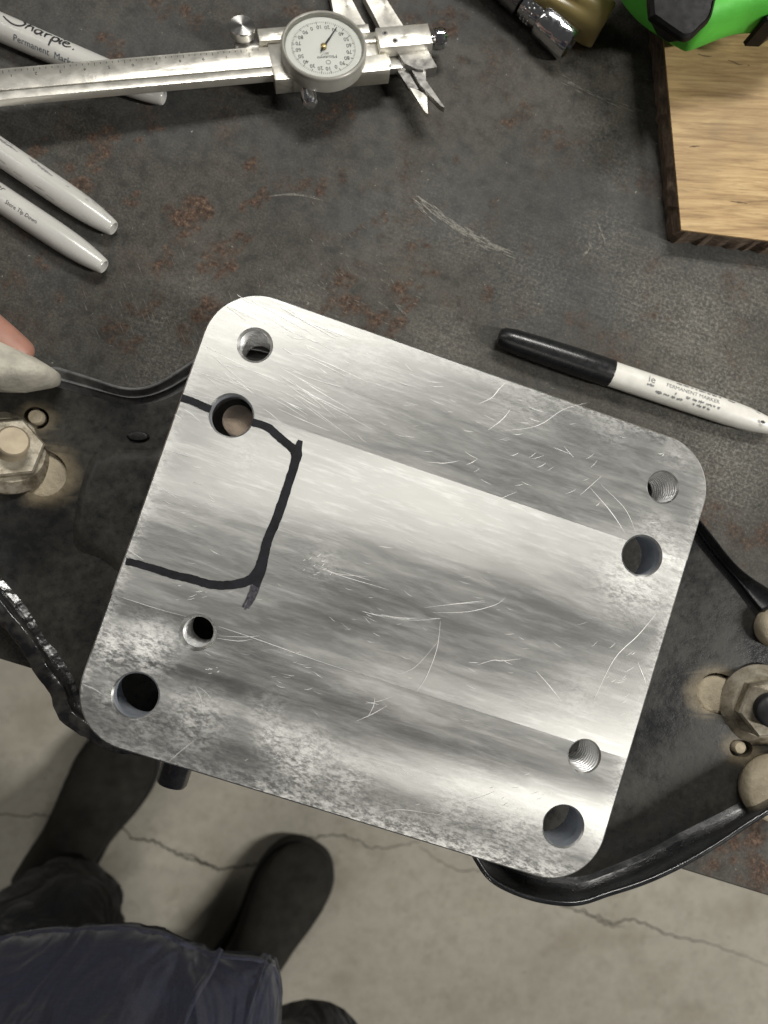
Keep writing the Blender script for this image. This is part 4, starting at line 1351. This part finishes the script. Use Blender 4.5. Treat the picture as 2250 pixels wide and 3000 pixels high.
hr = .0108
ha, hb = at(1640, -3, hr), at(1768, 76, hr)
d = (hb - ha).normalized()
drv = thing('screwdriver_handle', (hb.x, hb.y, 0), 'translucent amber fluted screwdriver handle lying against the chrome socket', 'screwdriver', rot=Quaternion((0, 0, 1), math.atan2(d.y, d.x)))
rings = []
N = 96
for x, k in ((-.105, .75), (-.100, .9), (-.09, 1.0), (-.03, 1.0), (-.012, 1.0), (-.004, .99), (-.001, .95), (0, .88)):
    fl_ = 0.30 * max(0, min(1, (-x - .010) / .010)) if x > -.095 else .1
    ring = []
    for i in range(N):
        t = 2 * math.pi * i / N
        sq = abs(math.cos(2 * t))
        rr = hr * k * (1 - fl_ * (0.5 + 0.5 * math.cos(6 * t + R(0))) ** 2)
        ring.append((x, rr * math.cos(t), hr + rr * math.sin(t)))
    rings.append(ring)
MB().loft(rings).build('handle', AMBER, drv, smooth=True)
MB().lathe([(-.16, .0032), (-.1, .0032)], 20, 'x', (0, 0, hr)).build('shank', CHROME, drv, auto=R(30))

# ================================================================== PERSON
person = thing('person', (-.17, -.55, FLOOR_Z), 'person in navy shirt, dark trousers and dark suede boots standing at the bench', 'person')
PO = Vector((-.17, -.55, FLOOR_Z))


def shoe(toe_px, heel_px, w):
    toe, heel = at(*toe_px, FLOOR_Z + .03), at(*heel_px, FLOOR_Z + .03)
    toe.z = heel.z = 0
    d = toe - heel; ln_ = d.length; d.normalize(); nrm = Vector((-d.y, d.x, 0))
    # stations from heel to toe: (t, half width, height, side shift)
    st = [(0.0, .55, .075, 0), (.03, .70, .095, 0), (.12, .80, .125, 0), (.25, .78, .13, 0), (.38, .76, .112, 0), (.5, .84, .088, 0), (.62, .95, .074, 0), (.74, 1.0, .064, 0), (.86, .92, .056, 0), (.94, .72, .048, 0), (.985, .45, .038, 0), (1.0, .2, .03, 0)]
    up, so_ = [], []
    for t, hw, h, _ in st:
        c = heel + d * (t * ln_)
        ring = []
        for i in range(28):
            a_ = 2 * math.pi * i / 28
            cx, sz = math.cos(a_), math.sin(a_)
            cx = math.copysign(abs(cx) ** .8, cx)
            z = .022 + (h - .022) * (sz * .5 + .5)
            ww = hw * w * (1 - .35 * max(0, sz) ** 2 * (1 if t < .5 else .6))
            p = c + nrm * (cx * ww)
            ring.append((p.x - PO.x, p.y - PO.y, z))
        up.append(ring)
        so_.append([(c + nrm * (s_ * hw * w * 1.06)) for s_ in (-1, 1)])
    sh = MB().loft(up).build('shoe', BOOT, person, smooth=True)
    lp = [p[0] for p in so_] + [p[1] for p in so_[::-1]]
    lp = catmull([(p.x - PO.x, p.y - PO.y) for p in lp], 3, True)
    MB().prism([[tuple(p) for p in lp]], 0.0, .026).build('sole', SOLE, sh)
    return heel, d, nrm


shoe((400, 2150), (120, 2630), .058)
shoe((925, 2485), (650, 2935), .056)


def leg_rings(path, seed):
    rg_ = np.random.default_rng(seed)
    out = []
    ph = rg_.uniform(0, 6, 6)
    for k, (c, rx, ry) in enumerate(path):
        ring = []
        for i in range(36):
            t = 2 * math.pi * i / 36
            wv = 1 + .07 * math.sin(3 * t + ph[0] + k * 1.1) + .055 * math.sin(5 * t + ph[1] - k * 1.7) + .04 * math.sin(2 * t + k * 2.3)
            ring.append((c[0] + rx * wv * math.cos(t) - PO.x, c[1] + ry * wv * math.sin(t) - PO.y, c[2] - FLOOR_Z + .006 * math.sin(2 * t + k * 1.9 + ph[2])))
        out.append(ring)
    return out


def leg_path(pts_):
    """pts: (x, y, z, rx, ry) smooth"""
    Q = catmull(pts_, 5)
    return [((q[0], q[1], q[2]), q[3], q[4]) for q in Q]


tr = MB()
c0, c1, c2 = at(195, 2668, FLOOR_Z + .10), at(180, 2700, FLOOR_Z + .17), at(135, 2750, FLOOR_Z + .30)
tr.loft(leg_rings(leg_path([(c0.x, c0.y, FLOOR_Z + .085, .066, .066), (c1.x, c1.y, FLOOR_Z + .16, .070, .068), (c2.x, c2.y, FLOOR_Z + .30, .074, .072), (-.32, -.47, FLOOR_Z + .48, .085, .088), (-.28, -.50, FLOOR_Z + .66, .098, .105), (-.26, -.53, FLOOR_Z + .84, .115, .125)]), 3))
tr.loft(leg_rings(leg_path([(-.160, -.69, FLOOR_Z + .085, .074, .08), (-.135, -.665, FLOOR_Z + .2, .074, .08), (-.06, -.59, FLOOR_Z + .38, .078, .085), (-.012, -.515, FLOOR_Z + .50, .080, .086), (-.045, -.53, FLOOR_Z + .68, .098, .105), (-.10, -.55, FLOOR_Z + .84, .115, .125)]), 8))
hp = []
for z, rx, ry, cy in ((.78, .19, .12, -.54), (.86, .20, .135, -.545), (.96, .195, .13, -.55), (1.04, .18, .12, -.55)):
    hp.append([(-.18 + rx * math.cos(2 * math.pi * i / 36) - PO.x, cy + ry * math.sin(2 * math.pi * i / 36) - PO.y, z) for i in range(36)])
tr.loft(hp)
tr.build('trousers', TROUSER, person, smooth=True)

# shirt hanging free over the hips
HZ = -.12
rg_ = np.random.default_rng(4)
rings = []
NS2 = 260
for k in range(34):
    u = k / 33
    z = HZ + u * .66
    cx, cy = -.172 - .006 * math.sin(u * 3), -.415 - .03 * u
    a_ = .157 - .012 * min(1, u * 6) + .03 * u
    b_ = .190 - .02 * u
    ring = []
    for i in range(NS2):
        t = 2 * math.pi * i / NS2
        c, s = math.cos(t), math.sin(t)
        nexp = 4.2 - 1.4 * min(1, u * 3)
        rad = (abs(c / a_) ** nexp + abs(s / b_) ** nexp) ** (-1 / nexp)
        x, y = rad * c, rad * s
        w = .0035 * math.sin(5 * t + 1.0 + u * 4) + .0010 * math.sin(9 * t + 2 - u * 7) + .0008 * math.sin(17 * t + u * 9)
        w *= (1 - .5 * u)
        if u < .04: w += .0004 * math.sin(61 * t) + .0003 * math.sin(97 * t + 1)
        zz = z
        if k == 0:
            zz += .003 * math.sin(3 * t + .5) + .0005 * math.sin(41 * t)
        # front corner of the tail kicks out
        kick = math.exp(-((t - R(48)) / .12) ** 2) * max(0, 1 - u * 7)
        ring.append((cx + x * (1 + w / .16) + .012 * kick - PO.x, cy + y * (1 + w / .16) + .018 * kick - PO.y, zz - FLOOR_Z))
    rings.append(ring)
top_r = rings[-1]
for s, dz in ((.9, .02), (.7, .045), (.45, .06), (.36, .075)):
    cc = np.mean(np.array(top_r), 0)
    rings.append([((p[0] - cc[0]) * s + cc[0], (p[1] - cc[1]) * s + cc[1], p[2] + dz) for p in top_r])
shirt = MB().loft(rings, cap=False).build('shirt', SHIRT, person, smooth=True)
md = shirt.modifiers.new('thick', 'SOLIDIFY'); md.thickness = .0012; md.offset = 0
# hem seam, placket edge and stitching as raised strips on the shirt


def shirt_strip(name, ks, ts, w, mat, lift=.0016):
    pts_ = []
    for k, t in zip(ks, ts):
        i = t / 360 * NS2
        i0 = int(math.floor(i)) % NS2; i1 = (i0 + 1) % NS2; f_ = i - math.floor(i)
        k0 = int(k); k1 = min(k0 + 1, 33); g_ = k - k0
        p = (np.array(rings[k0][i0]) * (1 - f_) + np.array(rings[k0][i1]) * f_) * (1 - g_) + (np.array(rings[k1][i0]) * (1 - f_) + np.array(rings[k1][i1]) * f_) * g_
        pts_.append(p)
    Q = resample(catmull(pts_, 4), 60)
    cen = np.array([-.172 - PO.x, -.415 - PO.y])
    v = []; f = []
    Tn = np.gradient(Q, axis=0); Tn /= np.linalg.norm(Tn, axis=1, keepdims=True)
    for q, tn in zip(Q, Tn):
        out = np.array([q[0] - cen[0], q[1] - cen[1], 0]); out /= np.linalg.norm(out)
        sd = np.cross(tn, out); sd /= np.linalg.norm(sd)
        for s, l in ((-1, .0), (-.6, lift), (.6, lift), (1, .0)):
            v.append(tuple(q + sd * w * s + out * (l + .0004)))
    for i in range(len(Q) - 1):
        for j in range(3):
            f.append((i * 4 + j, i * 4 + j + 1, (i + 1) * 4 + j + 1, (i + 1) * 4 + j))
    return obj(name, v, f, mat, shirt, smooth=True)


shirt_strip('hem_seam', [0.25] * 30, list(np.linspace(44, 150, 30)), .0026, SHIRT_EDGE, .0012)
shirt_strip('placket_edge', [0.1, 1.0, 2, 3, 5, 8], [57, 57.5, 58.5, 59, 60, 62], .0022, SHIRT, .003)
shirt_strip('stitch_line', [0.1, 1.0, 2, 3, 5, 8], [50, 50, 50, 50, 50, 50], .0008, SHIRT_EDGE, .0008)

# body: one skinned skeleton (head to hand), mostly out of frame
J = []; E_ = []


def joint(p, r, parent=None):
    J.append((Vector(p), r))
    if parent is not None: E_.append((parent, len(J) - 1))
    return len(J) - 1


pel = joint((-.18, -.55, .10), .10)
sp1 = joint((-.18, -.52, .28), .11, pel)
chs = joint((-.18, -.47, .46), .12, sp1)
nk = joint((-.18, -.44, .58), .058, chs)
hd0 = joint((-.18, -.43, .66), .062, nk)
hd1 = joint((-.18, -.41, .76), .082, hd0)
hd2 = joint((-.18, -.42, .84), .06, hd1)
shl = joint((-.36, -.47, .48), .06, chs)
elb = joint((-.52, -.22, .26), .042, shl)
wr = joint((-.36, .130, .105), .027, elb)
pm = joint((-.295, .145, .088), .030, wr)
kn1 = joint((-.245, .165, .076), .020, pm)
tip = at(92, 1062, .024)
f1 = joint((-.205, .150, .068), .0095, kn1)
f2 = joint((tip.x - .032, tip.y + .026, .046), .0088, f1)
f3 = joint((tip.x - .012, tip.y + .010, .031), .0080, f2)
f4 = joint((tip.x, tip.y, .024), .0066, f3)
for k, (dx, dy) in enumerate(((-.012, .018), (-.026, .032), (-.040, .042))):
    a_ = joint((-.225 + dx, .158 + dy, .068), .0092, kn1)
    b2 = joint((-.196 + dx, .140 + dy, .048), .0084, a_)
    c2 = joint((-.182 + dx, .122 + dy, .026), .0076, b2)
    joint((-.180 + dx, .112 + dy, .012), .0066, c2)
th0 = joint((-.272, .118, .078), .013, pm)
th1 = joint((-.242, .098, .064), .0105, th0)
th2 = joint((-.222, .088, .056), .0085, th1)
shr = joint((.0, -.47, .48), .06, chs)
er = joint((.10, -.36, .30), .044, shr)
wrr = joint((.045, -.20, .405), .029, er)
pr_ = joint((.03, -.12, .425), .034, wrr)
joint((.02, -.06, .43), .014, pr_)
me = bpy.data.meshes.new('body')
me.from_pydata([tuple(p - PO) for p, r in J], E_, [])
body = bpy.data.objects.new('body', me); COL.objects.link(body); body.parent = person
me.materials.append(SKIN)
sk = body.modifiers.new('skin', 'SKIN'); sk.use_smooth_shade = True
for i, (p, r) in enumerate(J):
    s = me.skin_vertices[0].data[i]; s.radius = (r, r); s.use_root = (i == pel)
ss = body.modifiers.new('sub', 'SUBSURF'); ss.levels = 2; ss.render_levels = 3
rings = []
for z, rr in ((.80, .088), (.84, .090), (.88, .075), (.905, .045), (.915, .01)):
    rings.append([(-.18 + rr * math.cos(2 * math.pi * i / 24) - PO.x, -.43 + rr * 1.1 * math.sin(2 * math.pi * i / 24) - PO.y, z - FLOOR_Z) for i in range(24)])
MB().loft(rings).build('hair', HAIR, person, smooth=True)
